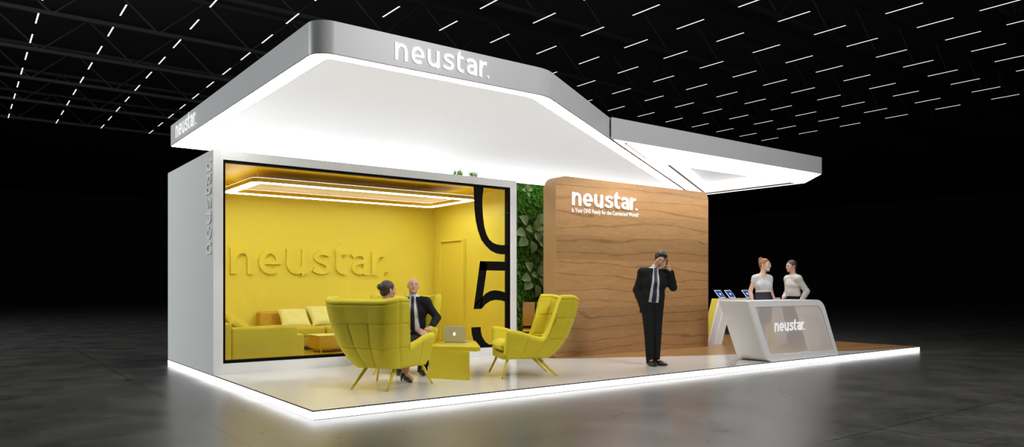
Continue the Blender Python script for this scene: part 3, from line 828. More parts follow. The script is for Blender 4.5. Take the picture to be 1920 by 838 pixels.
CH1 = ((1.40, 1.15), 31); CH2 = ((2.33, 2.42), 238); CH3 = ((3.45, 1.07), 157)
a1 = thing('wing_armchair', 'chartreuse quilted wing armchair seen from behind, seating the person with a bun', 'armchair', (CH1[0][0], CH1[0][1], 0), math.radians(CH1[1] - 90), 'chartreuse wing armchairs around the low table')
armchair_parts(a1)
KIDS = {a1.name: [o for o in bpy.data.objects if o.parent == a1]}
a2 = copy_tree(a1); a2.location = (CH2[0][0], CH2[0][1], 0); a2.rotation_euler = (0, 0, math.radians(CH2[1] - 90))
a2['label'] = 'chartreuse wing armchair in front of the window, under the bald man in a suit'
a3 = copy_tree(a1); a3.location = (CH3[0][0], CH3[0][1], 0); a3.rotation_euler = (0, 0, math.radians(CH3[1] - 90))
a3['label'] = 'empty chartreuse wing armchair in side view before the oak wall'

# ------------------------------------------------------------------ orange chair by the green wall
def build_orange():
    t = thing('lounge_chair', 'small ribbed orange chair with chrome frame before the green wall', 'chair', (5.47, 3.33, 0), math.radians(-37 + 180))
    def slab(nm, x0, x1, pts):
        bm = bmesh.new(); n = len(pts)
        Lh, Rh = stroke(pts, .03, True)
        rows = []
        for a, b in zip(Lh, Rh):
            rows.append([bm.verts.new((x0, a.x, a.y)), bm.verts.new((x1, a.x, a.y)), bm.verts.new((x1, b.x, b.y)), bm.verts.new((x0, b.x, b.y))])
        for i in range(len(rows) - 1):
            for k in range(4): bm.faces.new((rows[i][k], rows[i][(k + 1) % 4], rows[i + 1][(k + 1) % 4], rows[i + 1][k]))
        bm.faces.new(rows[0]); bm.faces.new(list(reversed(rows[-1])))
        bmesh.ops.recalc_face_normals(bm, faces=bm.faces)
        return obj(nm, bm, M['orange'], t)
    slab('backrest', -.24, -.02, [(-.26, .92), (-.22, .8), (-.19, .68), (-.17, .50)])
    slab('backrest', .02, .24, [(-.26, .92), (-.22, .8), (-.19, .68), (-.17, .50)])
    slab('seat', -.24, .24, [(-.16, .44), (0, .42), (.15, .42), (.26, .44)])
    for s in (-1, 1):
        bm = bmesh.new()
        pipe(bm, [(s * .26, -.24, .70), (s * .26, -.19, .46), (s * .26, -.16, .42), (s * .26, .24, .42), (s * .26, .28, .38), (s * .26, .26, .03), (s * .26, .22, .013), (s * .26, -.24, .013)], .012)
        obj('side_frame', bm, M['chrome'], t)
    bm = bmesh.new(); pipe(bm, [(-.26, -.24, .013), (.26, -.24, .013)], .012); obj('cross_bar', bm, M['chrome'], t)
build_orange()

# ------------------------------------------------------------------ low table and laptop
def build_table():
    t = thing('coffee_table', 'low yellow table with angular top on a block base', 'table', (2.6, 1.6, 0))
    ox, oy = 2.6, 1.6
    top = [(2.12, 1.62), (2.62, 1.00), (2.70, 1.04), (3.22, 1.93), (3.10, 2.22), (2.88, 2.22), (2.58, 1.93), (2.20, 1.70)]
    bm = bmesh.new(); P = rpoly([(x - ox, y - oy) for x, y in top], .015, 3)
    prism(bm, P, 'z', .37, .425); obj('tabletop', bm, M['table'], t)
    a = Vector((2.20, 1.51)); b = Vector((2.51, 1.01)); d = Vector((.50, .866)) * .42
    bm = bmesh.new(); prism(bm, [(p.x - ox, p.y - oy) for p in (a, b, b + d, a + d)], 'z', .0, .37); obj('block_base', bm, M['table'], t)
    # laptop
    hl = Vector((2.70, 1.95)); hr = Vector((2.89, 1.69)); u = (hr - hl).normalized(); n = Vector((-u.y, u.x))
    if n.x < 0: n = -n
    ang = math.atan2(u.y, u.x)
    L = thing('laptop', 'open silver laptop on the low yellow table, lid towards the viewer', 'laptop', (hl.x, hl.y, .425), ang)
    w = .32
    bm = bmesh.new(); box(bm, 0, w, .005, .225, .002, .014, .004); obj('base', bm, M['alu'], L)
    bm = bmesh.new(); box(bm, .02, w - .02, .05, .14, .0142, .0155, .0); obj('keyboard', bm, M['black'], L)
    R = Matrix.Translation((0, .006, .012)) @ Matrix.Rotation(math.radians(6), 4, 'X')
    bm = bmesh.new(); box(bm, 0, w, -.004, .004, 0, .222, .003, R); lid = obj('lid', bm, M['alu'], L)
    bm = bmesh.new(); box(bm, .01, w - .01, .0042, .0052, .01, .212, 0, R); obj('screen', bm, M['screenblack'], lid)
    bm = bmesh.new()
    pts = []
    for i in range(48):
        th = 2 * PI * i / 48; r = .019 * (1 + .10 * math.cos(2 * th) * 0 - .16 * math.exp(-((th - PI / 2) / .25) ** 2) - .12 * math.exp(-((th - 3 * PI / 2) / .22) ** 2))
        x = r * math.cos(th) * .95; z = r * math.sin(th) * 1.05
        pts.append((x, z))
    pts2 = []
    for x, z in pts:
        # bite on one side
        c = (.0235, .002); dd = math.hypot(x - c[0], z - c[1])
        if dd < .0095: x = c[0] - math.sqrt(max(0, .0095 ** 2 - (z - c[1]) ** 2))
        pts2.append((x, z))
    mk = lambda p, y: R @ Vector((w / 2 + p[0], y, .11 + p[1]))
    bm.faces.new([bm.verts.new(mk(p, -.0047)) for p in pts2])
    lf = [(.001, .020), (.006, .0205), (.010, .026), (.0105, .031), (.005, .029), (.0015, .025)]
    bm.faces.new([bm.verts.new(mk(p, -.0047)) for p in lf])
    obj('lid_emblem', bm, M['appleglow'], lid)
build_table()

# ------------------------------------------------------------------ room furniture
FZ = .13
def softbox(nm, x0, x1, y0, y1, z0, z1, mat, parent, r=.05, puff=.02):
    bm = bmesh.new(); box(bm, x0, x1, y0, y1, z0, z1, r, None, 5)
    bmesh.ops.subdivide_edges(bm, edges=[e for e in bm.edges if e.calc_length() > .2], cuts=3, use_grid_fill=True)
    cx, cy, cz = (x0 + x1) / 2, (y0 + y1) / 2, (z0 + z1) / 2
    for v in bm.verts:
        a, b, c = (v.co.x - cx) / (x1 - x0) * 2, (v.co.y - cy) / (y1 - y0) * 2, (v.co.z - cz) / (z1 - z0) * 2
        f = max(0, 1 - abs(a) ** 3) * max(0, 1 - abs(b) ** 3)
        v.co.z += puff * f * (1 if c > 0 else -.2) + .004 * math.sin(v.co.x * 19) * math.cos(v.co.y * 23)
    return obj(nm, bm, mat, parent, smooth=True)

def cushion(nm, label, loc, rot, w, h, d, mat):
    n = 28; V = []; F = []
    for s in (1, -1):
        for i in range(n + 1):
            for j in range(n + 1):
                a = -1 + 2 * i / n; b = -1 + 2 * j / n
                e = max(0, (1 - a ** 4) * (1 - b ** 4))
                z = s * d * e ** .55 * (1 + .10 * math.sin(a * 5 + b * 3) * (1 - abs(a)))
                k = 1 - .09 * (1 - b * b) * abs(a) ** 3; k2 = 1 - .09 * (1 - a * a) * abs(b) ** 3
                V.append((a * w / 2 * k, b * h / 2 * k2, z))
    m = (n + 1) ** 2
    for i in range(n):
        for j in range(n):
            p = i * (n + 1) + j
            F.append((p, p + n + 1, p + n + 2, p + 1)); F.append((m + p + 1, m + p + n + 2, m + p + n + 1, m + p))
    o = raw(nm, V, F, mat); o.location = loc; o.rotation_euler = rot
    return tag(o, label, 'cushion', 'cushions on the sofas in the yellow room')

def build_sofa():
    t = thing('sofa', 'long low yellow sofa along the back wall of the yellow room', 'sofa', (2.6, 5.6, FZ))
    for i, (a, b) in enumerate(((-1.42, -.32), (-.31, .85), (.86, 1.9))):
        softbox('seat_cushion', a, b, -.46, .42, .22, .39, M['sofa'], t, .05, .03)
    softbox('base', -1.43, 1.9, -.43, .42, .06, .24, M['sofa'], t, .02, 0)
    softbox('backrest', -1.20, 1.9, .34, .56, .30, .64, M['ottoman'], t, .05, .0)
    for x in (-1.3, 1.8):
        for y in (-.38, .36):
            bm = bmesh.new(); box(bm, x - .02, x + .02, y - .02, y + .02, 0, .07); obj('leg', bm, M['chairleg'], t)
    cushion('sofa_cushion', 'pale yellow cushion at the open end of the long sofa', (1.90, 5.62, FZ + .53), (math.radians(40), 0, math.radians(-6)), .52, .46, .07, M['cushion'])
    cushion('sofa_cushion', 'pale yellow cushion leaning second along the long sofa', (2.42, 5.60, FZ + .56), (math.radians(42), 0, math.radians(2)), .54, .48, .075, M['cushion'])
    s = thing('corner_sofa', 'low yellow sofa with square arm standing closest to the window', 'sofa', (.8, 4.55, FZ))
    softbox('arm', -.46, .50, -.68, -.42, .0, .485, M['sofa'], s, .035, .006)
    softbox('seat_cushion', -.44, .50, -.41, .55, .14, .36, M['sofa'], s, .05, .03)
    softbox('base', -.44, .48, -.40, .55, .0, .16, M['sofa'], s, .02, 0)
    softbox('backrest', -.62, -.45, -.66, .55, .0, .56, M['sofa'], s, .04, .0)
    softbox('side_block', .505, .64, -.60, .10, .0, .36, M['sofa'], s, .03, .0)
    o = cushion('sofa_cushion', 'olive yellow bolster cushion slumped on the closest sofa', (.62, 4.55, FZ + .50), (math.radians(20), math.radians(32), math.radians(10)), .50, .52, .08, M['sofa'])
    c = thing('ottoman', 'low boxy yellow bench with pale top in front of the long sofa', 'ottoman', (2.5, 4.72, FZ))
    softbox('box_body', -.62, .9, -.25, .22, .06, .27, M['ottoman'], c, .015, 0)
    bm = bmesh.new(); box(bm, -.63, .91, -.26, .23, .272, .285, .004); obj('top_panel', bm, M['cushion'], c)
    for x in (-.56, .84):
        for y in (-.2, .17):
            bm = bmesh.new(); tube(bm, (x, y, .0), (x, y, .07), .012); obj('leg', bm, M['chairleg'], c)
build_sofa()

# ------------------------------------------------------------------ reception counter
def build_counter():
    t = thing('reception_counter', 'slanted white reception counter with frosted glass front and sign', 'counter', (7.1, .06, 0))
    o = (7.1, 0)
    P = [(7.095, .982), (7.62, .0), (9.72, .0), (9.15, .982)]
    rad = [.006, .22, .004, .30]
    P = [(7.095, .982), (7.605, .001), (9.725, .001), (9.215, .982)]
    O = rpoly([(x - 7.1, z) for x, z in P], rad, 12)
    Q = [(7.275, .886), (7.70, .090), (9.565, .090), (9.14, .886)]
    I = rpoly([(x - 7.1, z) for x, z in Q], [.006, .16, .004, .24], 12)
    bm = bmesh.new(); ringprism(bm, O, I, 'y', .0, .04)
    obj('front_frame', bm, M['logopaint'], t)
    I2 = rpoly(offs([(x - 7.1, z) for x, z in P], [.03] * 4), [.006, .20, .004, .27], 12)
    bm = bmesh.new(); ringprism(bm, O, I2, 'y', .0405, .56)
    b = obj('counter_body', bm, M['wall_out'], t)
    for p in b.data.polygons: p.use_smooth = abs(p.normal.y) < .5
    bm = bmesh.new()
    for i in range(1): prism(bm, I, 'y', .012, .022)
    g = obj('frosted_glass_front', bm, M['frost'], t); tag(g, 'smoky frosted glass front')
    lettering('glass_lettering', lambda u, v, d: (.71 + u, .010 - d, .478 + v), .86, .142, .006, M['logo'], t)
    bm = bmesh.new(); box(bm, .45, 1.95, .46, .52, .925, .94, .003); obj('added_fill_strip', bm, emis('counter_fill_glow', (1, .95, .88, 1), 5.0), t)  # added glow strip, brightens the inside seen through the glass
build_counter()

# ------------------------------------------------------------------ tablet kiosk and tablets
def build_kiosk():
    t = thing('display_bench', 'arched white and yellow bench table with slanted legs behind the counter', 'bench table', (9.55, 2.78, 0))
    x0 = 9.55
    P = [(9.56, .0), (9.93, .95), (12.10, .95), (12.40, .0), (11.97, .0), (11.75, .84), (10.33, .84), (10.0, .0)]
    P = [(x - x0, z) for x, z in P]
    bm = bmesh.new(); prism(bm, P, 'y', 0, .03); obj('front_frame', bm, M['white'], t)
    bm = bmesh.new(); prism(bm, P, 'y', .031, .20); obj('bench_body', bm, M['yellowlam'], t)
    bm = bmesh.new(); prism(bm, [(.215, .0), (.230, .0), (.545, .86), (.530, .86)], 'y', -.004, .0); obj('front_seam', bm, M['logopaint'], t)
    def tablet(loc, rz, lab):
        k = thing('tablet', lab, 'tablet', loc, rz, 'tablets on the bench table')
        R = Matrix.Translation((0, 0, .010)) @ Matrix.Rotation(math.radians(-38), 4, 'X')
        bm = bmesh.new(); box(bm, -.15, .15, -.005, .004, 0, .21, .004, R); b = obj('case', bm, M['tabwhite'], k)
        bm = bmesh.new(); box(bm, -.132, .132, -.0062, -.0052, .018, .192, 0, R); obj('bezel', bm, M['screenblack'], b)
        bm = bmesh.new(); box(bm, -.116, .116, -.0074, -.0064, .030, .180, 0, R); obj('screen', bm, M['screen'], k)
        bm = bmesh.new(); box(bm, -.03, .035, -.0084, -.0076, .085, .125, 0, R); obj('icon', bm, M['screendot'], k)
        bm = bmesh.new(); tube(bm, (0, .075, .0), (0, .06, .075), .012, .01, 8); box(bm, -.05, .05, .03, .12, 0, .006); obj('stand', bm, M['alu'], k)
    tablet((10.14, 2.86, .95), math.radians(12), 'white tablet with blue screen, farther one of the pair by the oak wall')
    tablet((10.40, 2.80, .95), math.radians(12), 'white tablet with blue screen, overlapping the farther one beside it')
    tablet((11.02, 2.82, .95), math.radians(12), 'white tablet just showing behind the woman at the counter')
    tablet((11.86, 2.82, .95), math.radians(12), 'white tablet beside the man in the grey shirt')
build_kiosk()
#PEOPLE-BEGIN
# ------------------------------------------------------------------ people: implicit surfaces meshed with surface nets
def unit(v):
    v = np.asarray(v, float); return v / np.linalg.norm(v)

class Field:
    def __init__(s, lo, hi, h):
        s.lo = np.array(lo, float); s.h = h
        s.n = np.ceil((np.array(hi) - s.lo) / h).astype(int) + 1
        s.D = np.full(tuple(s.n), 1.0, np.float32)
        s.ax = [s.lo[i] + h * np.arange(s.n[i]) for i in range(3)]
    def copy(s):
        c = Field.__new__(Field); c.lo, c.h, c.n, c.ax = s.lo, s.h, s.n, s.ax; c.D = s.D.copy(); return c
    def reg(s, lo, hi):
        a = np.clip(np.floor((np.array(lo) - s.lo) / s.h).astype(int), 0, s.n); b = np.clip(np.ceil((np.array(hi) - s.lo) / s.h).astype(int) + 1, 0, s.n)
        if np.any(b <= a): return None, None
        sl = tuple(slice(a[i], b[i]) for i in range(3))
        g = np.stack(np.meshgrid(*[s.ax[i][sl[i]] for i in range(3)], indexing='ij'), -1)
        return sl, g
    def put(s, sl, d, k, sub=False):
        D = s.D[sl]; d = d.astype(np.float32)
        if sub:
            d = -d
            if k > 0:
                hh = np.clip(.5 - .5 * (D - d) / k, 0, 1); s.D[sl] = D * (1 - hh) + d * hh + k * hh * (1 - hh)
            else: s.D[sl] = np.maximum(D, d)
        elif k > 0:
            hh = np.clip(.5 + .5 * (D - d) / k, 0, 1); s.D[sl] = D * (1 - hh) + d * hh - k * hh * (1 - hh)
        else: s.D[sl] = np.minimum(D, d)
    def cone(s, a, b, ra, rb, k=.02, flat=None, sub=False):
        a = np.asarray(a, float); b = np.asarray(b, float); f = flat[1] if flat else 1
        R = max(ra, rb) * max(1, f) + k + 3 * s.h
        sl, g = s.reg(np.minimum(a, b) - R, np.maximum(a, b) + R)
        if sl is None: return s
        ab = b - a; L = ab @ ab
        t = np.clip(((g - a) @ ab) / max(L, 1e-9), 0, 1)
        q = g - a - t[..., None] * ab
        if flat:
            ax = unit(flat[0]); c = q @ ax; q = q - (c * (1 - 1 / f))[..., None] * ax
        d = np.linalg.norm(q, axis=-1) - (ra + (rb - ra) * t)
        s.put(sl, d, k, sub); return s
    def ell(s, c, r, R=None, k=.02, sub=False):
        c = np.asarray(c, float); r = np.asarray(r, float); m = max(r) + k + 3 * s.h
        sl, g = s.reg(c - m, c + m)
        if sl is None: return s
        p = g - c
        if R is not None: p = p @ R
        k0 = np.linalg.norm(p / r, axis=-1); k1 = np.linalg.norm(p / r ** 2, axis=-1)
        d = k0 * (k0 - 1) / np.maximum(k1, 1e-6)
        s.put(sl, d, k, sub); return s
    def box(s, c, hs, R=None, rnd=.005, k=.01, sub=False):
        c = np.asarray(c, float); hs = np.asarray(hs, float); m = np.linalg.norm(hs) + k + 3 * s.h
        sl, g = s.reg(c - m, c + m)
        if sl is None: return s
        p = g - c
        if R is not None: p = p @ R
        q = np.abs(p) - hs + rnd
        d = np.linalg.norm(np.maximum(q, 0), axis=-1) + np.minimum(q.max(-1), 0) - rnd
        s.put(sl, d, k, sub); return s
    def grid(s):
        return np.meshgrid(*s.ax, indexing='ij', sparse=True)
    def mesh(s):
        D = s.D; nx, ny, nz = D.shape
        S = D < 0
        acc = np.zeros((nx - 1, ny - 1, nz - 1, 3), np.float32); cnt = np.zeros((nx - 1, ny - 1, nz - 1), np.int16)
        quads = []
        for ax in range(3):
            sa = [slice(None)] * 3; sb = [slice(None)] * 3; sa[ax] = slice(0, -1); sb[ax] = slice(1, None)
            A = S[tuple(sa)]; B = S[tuple(sb)]
            I = np.argwhere(A != B)
            if len(I) == 0: continue
            j = I.copy(); j[:, ax] += 1
            d0 = D[tuple(I.T)]; d1 = D[tuple(j.T)]
            t = d0 / (d0 - d1)
            P = I.astype(np.float32); P[:, ax] += t
            o1, o2 = [(1, 2), (2, 0), (0, 1)][ax]
            cells = []
            for (u, v) in ((-1, -1), (0, -1), (0, 0), (-1, 0)):
                c = I.copy(); c[:, o1] += u; c[:, o2] += v
                ok = np.all(c >= 0, 1) & (c[:, 0] < nx - 1) & (c[:, 1] < ny - 1) & (c[:, 2] < nz - 1)
                cc = c[ok]; np.add.at(acc, tuple(cc.T), P[ok]); np.add.at(cnt, tuple(cc.T), 1)
                cells.append((c, ok))
            ok = cells[0][1] & cells[1][1] & cells[2][1] & cells[3][1]
            q = np.stack([np.ravel_multi_index(tuple(np.clip(c, 0, None).T), (nx + 1, ny + 1, nz + 1)) for c, _ in cells], 1)[ok]
            fl = S[tuple(I.T)][ok]
            q[~fl] = q[~fl][:, ::-1]
            quads.append(q)
        act = np.argwhere(cnt > 0)
        V = acc[tuple(act.T)] / cnt[tuple(act.T)][:, None]
        ids = np.ravel_multi_index(tuple(act.T), (nx + 1, ny + 1, nz + 1))
        Q = np.concatenate(quads)
        F = np.searchsorted(ids, Q)
        V = V * s.h + s.lo
        for _ in range(1):   # light smoothing along the quads
            n = np.zeros(len(V)); a2 = np.zeros_like(V)
            for k in range(4):
                np.add.at(a2, F[:, k], V[F[:, (k + 1) % 4]]); np.add.at(n, F[:, k], 1)
            V = V * .6 + a2 / np.maximum(n, 1)[:, None] * .4
        return V, F
    def build(s, name, mat, parent):
        V, F = s.mesh(); return raw(name, V, F, mat, parent)

def rotm(yaw=0, pitch=0, roll=0):
    """head frame: faces local -Y; +yaw turns to +X's left, +pitch looks down, +roll tips the crown to +X"""
    y, p, r = map(math.radians, (yaw, pitch, roll))
    Rz = np.array([[math.cos(y), -math.sin(y), 0], [math.sin(y), math.cos(y), 0], [0, 0, 1]])
    Rx = np.array([[1, 0, 0], [0, math.cos(p), -math.sin(p)], [0, math.sin(p), math.cos(p)]])
    Ry = np.array([[math.cos(r), 0, math.sin(r)], [0, 1, 0], [-math.sin(r), 0, math.cos(r)]])
    return Rz @ Ry @ Rx

def hand(F, w, d, n, side, curl=(20, 30, 20), sc=1.0, spread=.10):
    w = np.asarray(w, float); d = unit(d); n = np.asarray(n, float); n = unit(n - (n @ d) * d); s = np.cross(d, n) * side
    F.cone(w - d * .01, w + d * .080 * sc, .020 * sc, .021 * sc, .012, (s, 1.75))
    for i, (o, L) in enumerate(((.030, .074), (.010, .082), (-.010, .076), (-.030, .060))):
        p = w + (d * .080 + s * o) * sc; a = 0; dd = unit(d + s * spread * o / .03)
        for k, fr in enumerate((.44, .32, .24)):
            a += math.radians(curl[k] + i * 3)
            v = dd * math.cos(a) + n * math.sin(a)
            q = p + v * L * fr * sc; F.cone(p, q, (.0098 - .001 * k) * sc, (.0090 - .001 * k) * sc, .004); p = q
    p = w + (d * .02 + s * .028) * sc; v = unit(d * .7 + s * .65 + n * .35); q = p + v * .045 * sc
    F.cone(p, q, .0145 * sc, .0115 * sc, .010); v = unit(d * .9 + s * .25 + n * .45); F.cone(q, q + v * .035 * sc, .0112 * sc, .009 * sc, .004)

def head(F, c, R, fem=False, sc=1.0):
    L = lambda x, y, z: np.asarray(c) + R @ (np.array([x, y, z]) * sc)
    e = lambda p, r, k=.02, sub=False: F.ell(L(*p), np.array(r) * sc, R, k, sub)
    e((0, .014, .036), (.075, .094, .086)); e((0, -.030, .015), (.064, .064, .075))
    e((0, -.034, -.052), (.053 if fem else .058, .054, .052)); e((0, -.068, -.088), (.024, .020, .018), .022)
    e((0, .03, -.03), (.058, .06, .05))
    for s in (-1, 1):
        e((s * .046, -.062, -.022), (.018, .018, .022), .018)
        e((s * .032, -.094, .012), (.017, .012, .011), .012, True)
        e((s * .033, -.083, .010), (.0145, .0115, .0105), .005)
        F.cone(L(s * .016, -.092, .029), L(s * .046, -.084, .030), .008 * sc, .006 * sc, .010)
        e((s * .077, .012, -.004), (.007, .018, .030), .005); e((s * .080, .018, .012), (.008, .014, .016), .004)
    F.cone(L(0, -.090, .018), L(0, -.106, -.020), .008 * sc, .0125 * sc, .010)
    e((.010, -.098, -.024), (.009, .010, .008), .006); e((-.010, -.098, -.024), (.009, .010, .008), .006)
    e((0, -.086, -.050), (.026, .012, .011), .008)
    return L

def face_bits(root, c, R, sc, hairmat, fem=False):
    L = lambda x, y, z: np.asarray(c) + R @ (np.array([x, y, z]) * sc)
    for s in (-1, 1):
        F = Field(L(s * .033, -.085, .01) - .02, L(s * .033, -.085, .01) + .02, .002)
        F.ell(L(s * .033, -.0862, .0105), np.array([.011, .0095, .0048]) * sc, R, 0); e = F.build('eye', M['eyewhite'], root)
        F = Field(L(s * .033, -.09, .01) - .014, L(s * .033, -.09, .01) + .014, .0015)
        F.ell(L(s * .033, -.0925, .0105), np.array([.0050, .0040, .0046]) * sc, R, 0); F.build('iris', M['iris'], e)
        F = Field(L(s * .033, -.09, .03) - .03, L(s * .033, -.09, .03) + .03, .002)
        F.cone(L(s * .018, -.1005, .030), L(s * .048, -.091, .032), .0042 * sc, .0026 * sc, .0); F.build('eyebrow', hairmat, root)
    F = Field(L(0, -.09, -.05) - .035, L(0, -.09, -.05) + .035, .002)
    F.cone(L(-.020, -.0945, -.049), L(.020, -.0945, -.049), .0048 * sc, .0048 * sc, 0); F.cone(L(-.012, -.097, -.0535), L(.012, -.097, -.0535), .0050 * sc, .0050 * sc, .004)
    F.build('lips', M['lips'], root)

def hairmesh(root, c, R, sc, mat, style):
    L = lambda x, y, z: np.asarray(c) + R @ (np.array([x, y, z]) * sc)
    F = Field(np.asarray(c) - .19, np.asarray(c) + .19, .004)
    e = lambda p, r, k=.01, sub=False: F.ell(L(*p), np.array(r) * sc, R, k, sub)
    e((0, .016, .042), (.088, .106, .098) if style == 'quiff' else (.083, .102, .092), 0)
    if style == 'short' or style == 'quiff':
        e((0, .05, -.015), (.068, .055, .06), .02)
        F.ell(L(0, -.102, -.006), np.array([.072, .075, .086]) * sc, R, .008, True)
        F.box(L(0, .0, -.115), np.array([.12, .16, .055]) * sc, R, .01, .01, True)
        for s in (-1, 1): F.ell(L(s * .085, -.02, -.055), np.array([.03, .035, .045]) * sc, R, .01, True)
        if style == 'quiff':
            for x, y, z, r in ((-.045, -.062, .096, .030), (-.01, -.070, .108, .034), (.030, -.062, .104, .032), (.055, -.035, .092, .032), (-.05, -.02, .105, .03), (0, -.01, .118, .034), (.04, .02, .11, .034)): F.ell(L(x, y, z), np.array([r, r, r * .8]) * sc, R, .015)
    if style in ('bun', 'highbun'):
        e((0, .045, -.02), (.066, .055, .06), .02)
        F.ell(L(0, -.104, -.012), np.array([.068, .072, .094]) * sc, R, .010, True)
        F.box(L(0, -.02, -.13), np.array([.12, .12, .055]) * sc, R, .01, .01, True)
        for s in (-1, 1): F.ell(L(s * .085, -.015, -.06), np.array([.028, .035, .045]) * sc, R, .01, True)
        if style == 'bun': e((0, .120, .045), (.042, .036, .042), .008)
        else:
            e((0, .085, .115), (.045, .042, .036), .012); e((.02, .11, .09), (.03, .03, .03), .01); e((-.02, .07, .135), (.028, .028, .022), .008)
    g = F.grid(); q = [(g[i] - c[i]) for i in range(3)]
    F.D = (F.D + .0022 * np.sin(q[0] * 260 + 3 * np.sin(q[2] * 60)) * np.cos(q[1] * 90 + q[2] * 70)).astype(np.float32)
    F.build('hair', mat, root)

class Torso:
    def __init__(s, J):
        s.P, s.N = np.array(J['P'], float), np.array(J['N'], float)
        s.up = s.N - s.P; s.L = np.linalg.norm(s.up); s.up = s.up / s.L
        s.lat = unit(J.get('lat', (1, 0, 0))); s.lat = unit(s.lat - (s.lat @ s.up) * s.up)
        s.fr = np.cross(s.lat, s.up) * -1
        s.fr = np.cross(s.up, s.lat); s.fr = -s.fr if s.fr @ np.array([0, -1, 0.]) < 0 else s.fr
    def at(s, t, u=0, f=0): return s.P + s.up * (t * s.L) + s.lat * u + s.fr * f
    def coords(s, F):
        X, Y, Z = F.grid()
        dx, dy, dz = X - s.P[0], Y - s.P[1], Z - s.P[2]
        dot = lambda v: dx * v[0] + dy * v[1] + dz * v[2]
        return dot(s.up) / s.L, dot(s.lat), dot(s.fr)

def torso(F, T, J, o=0., fem=False, arms=None, lowt=0.0, k=.04):
    """o: how far outside the skin; t along pelvis->neck"""
    if fem: tab = [(0.0, .104, 1.55, -.01), (.28, .082, 1.42, 0), (.62, .100, 1.22, .008), (.86, .072, 1.50, -.01)]
    else: tab = [(0.0, .100, 1.52, -.01), (.28, .098, 1.42, .004), (.62, .112, 1.40, .004), (.86, .088, 1.75, -.012)]
    for a, b in zip(tab, tab[1:]):
        F.cone(T.at(a[0], 0, a[3]), T.at(b[0], 0, b[3]), a[1] + o, b[1] + o, k, (T.lat, (a[2] + b[2]) / 2))
    if fem:
        for s in (-1, 1): F.ell(T.at(.60, s * .075, .075), (.058 + o, .050 + o, .055 + o), None, .04)
    for s in ('L', 'R'):
        S = np.array(J['S' + s]); F.cone(T.at(.93, 0, -.01), S, .050 + o, (.050 if fem else .060) + o, .05)

def armc(F, J, s, o=0., fem=False, upto=1.0, cuff=None, k=.02):
    S, E, Wr = (np.array(J[q + s], float) for q in 'SEW')
    r = (.043, .036, .034, .024) if fem else (.055, .046, .042, .029)
    F.cone(S, E, r[0] + o, r[1] + o, k + .02); F.cone(E, E + (Wr - E) * .35, r[1] + o, r[2] + o, k)
    F.cone(E + (Wr - E) * .35, E + (Wr - E) * upto, r[2] + o, r[3] + o + (cuff or 0), k)

def legc(F, J, s, o=0., fem=False, hem=None, k=.004, upto=1.0):
    H, K, A = (np.array(J[q + s], float) for q in ('H', 'K', 'A'))
    r = (.082, .056, .052, .036) if fem else (.090, .062, .056, .042)
    F.cone(H, K, r[0] + o, r[1] + o, k + .006); m = K + (A - K) * .35
    F.cone(K, m, r[1] + o, r[2] + o * 1.2, k); F.cone(m, K + (A - K) * upto, r[2] + o * 1.2, (r[3] if hem is None else hem) + o, k)

def bounds(J, pad=.16):
    P = [np.array(v, float) for q, v in J.items() if q in 'P N C SL SR EL ER WL WR HL HR KL KR AL AR'.split()]
    P += [np.array(J['C']) + .14, np.array(J['C']) - .14]
    lo = np.min(P, 0) - pad; hi = np.max(P, 0) + pad
    return lo, hi

def body(J, fem, skin, root, low=None):
    lo, hi = bounds(J); 
    if low is not None: lo[2] = low
    F = Field(lo, hi, .0058); T = Torso(J)
    torso(F, T, J, 0, fem)
    for s in 'LR':
        armc(F, J, s, 0, fem); legc(F, J, s, 0, fem)
        A = np.array(J['A' + s]); d = unit(J['F' + s]); F.cone(A, A + d * .13 + np.array([0, 0, -.045]), .034, .024, .02)
        hd = J['hand' + s]; hand(F, J['W' + s], hd[0], hd[1], hd[2] if len(hd) > 2 else (1 if s == 'L' else -1), hd[3] if len(hd) > 3 else (18, 25, 18), .88 if fem else 1.0)
    C = np.array(J['C'], float); R = J['RH']; sc = J.get('hs', 1.0)
    F.cone(T.N - T.up * .03, C + R @ np.array([0, .018, -.05]), .050 if fem else .058, .045 if fem else .054, .025)
    head(F, C, R, fem, sc)
    return F.build('body', skin, root), T

def shoe(root, A, d, heel=False):
    A = np.array(A, float); d = unit(np.array([d[0], d[1], d[2] if len(d) > 2 else 0.])); 
    F = Field(A - .24, A + .24, .005)
    s = unit(np.cross(d, (0, 0, 1))); up = np.cross(s, d)
    if heel:
        F.cone(A + up * -.02 - d * .035, A + up * -.05 + d * .03, .030, .028, .02); F.cone(A + up * -.05 + d * .03, A + up * -.088 + d * .145, .028, .016, .02, (s, 1.5))
        F.ell(A + up * .035 + d * .02, (.05, .05, .045), None, .005, True)
        F.cone(A - up * .03 - d * .05, A - up * .098 - d * .045, .015, .006, .01)
        return F.build('shoe', M['leather'], root)
    z = A[2]
    F.cone(A - d * .035 - up * .035, A + d * .10 - up * .045, .042, .040, .02, (s, 1.0)); F.cone(A + d * .10 - up * .047, A + d * .195 - up * .058, .038, .020, .02, (s, 1.45))
    F.cone(A - d * .01, A - up * .03, .044, .044, .02)
    g = np.meshgrid(*F.ax, indexing='ij', sparse=True)
    F.D = np.maximum(F.D, (A[2] - .082) - g[2]).astype(np.float32)
    return F.build('shoe', M['leather'], root)

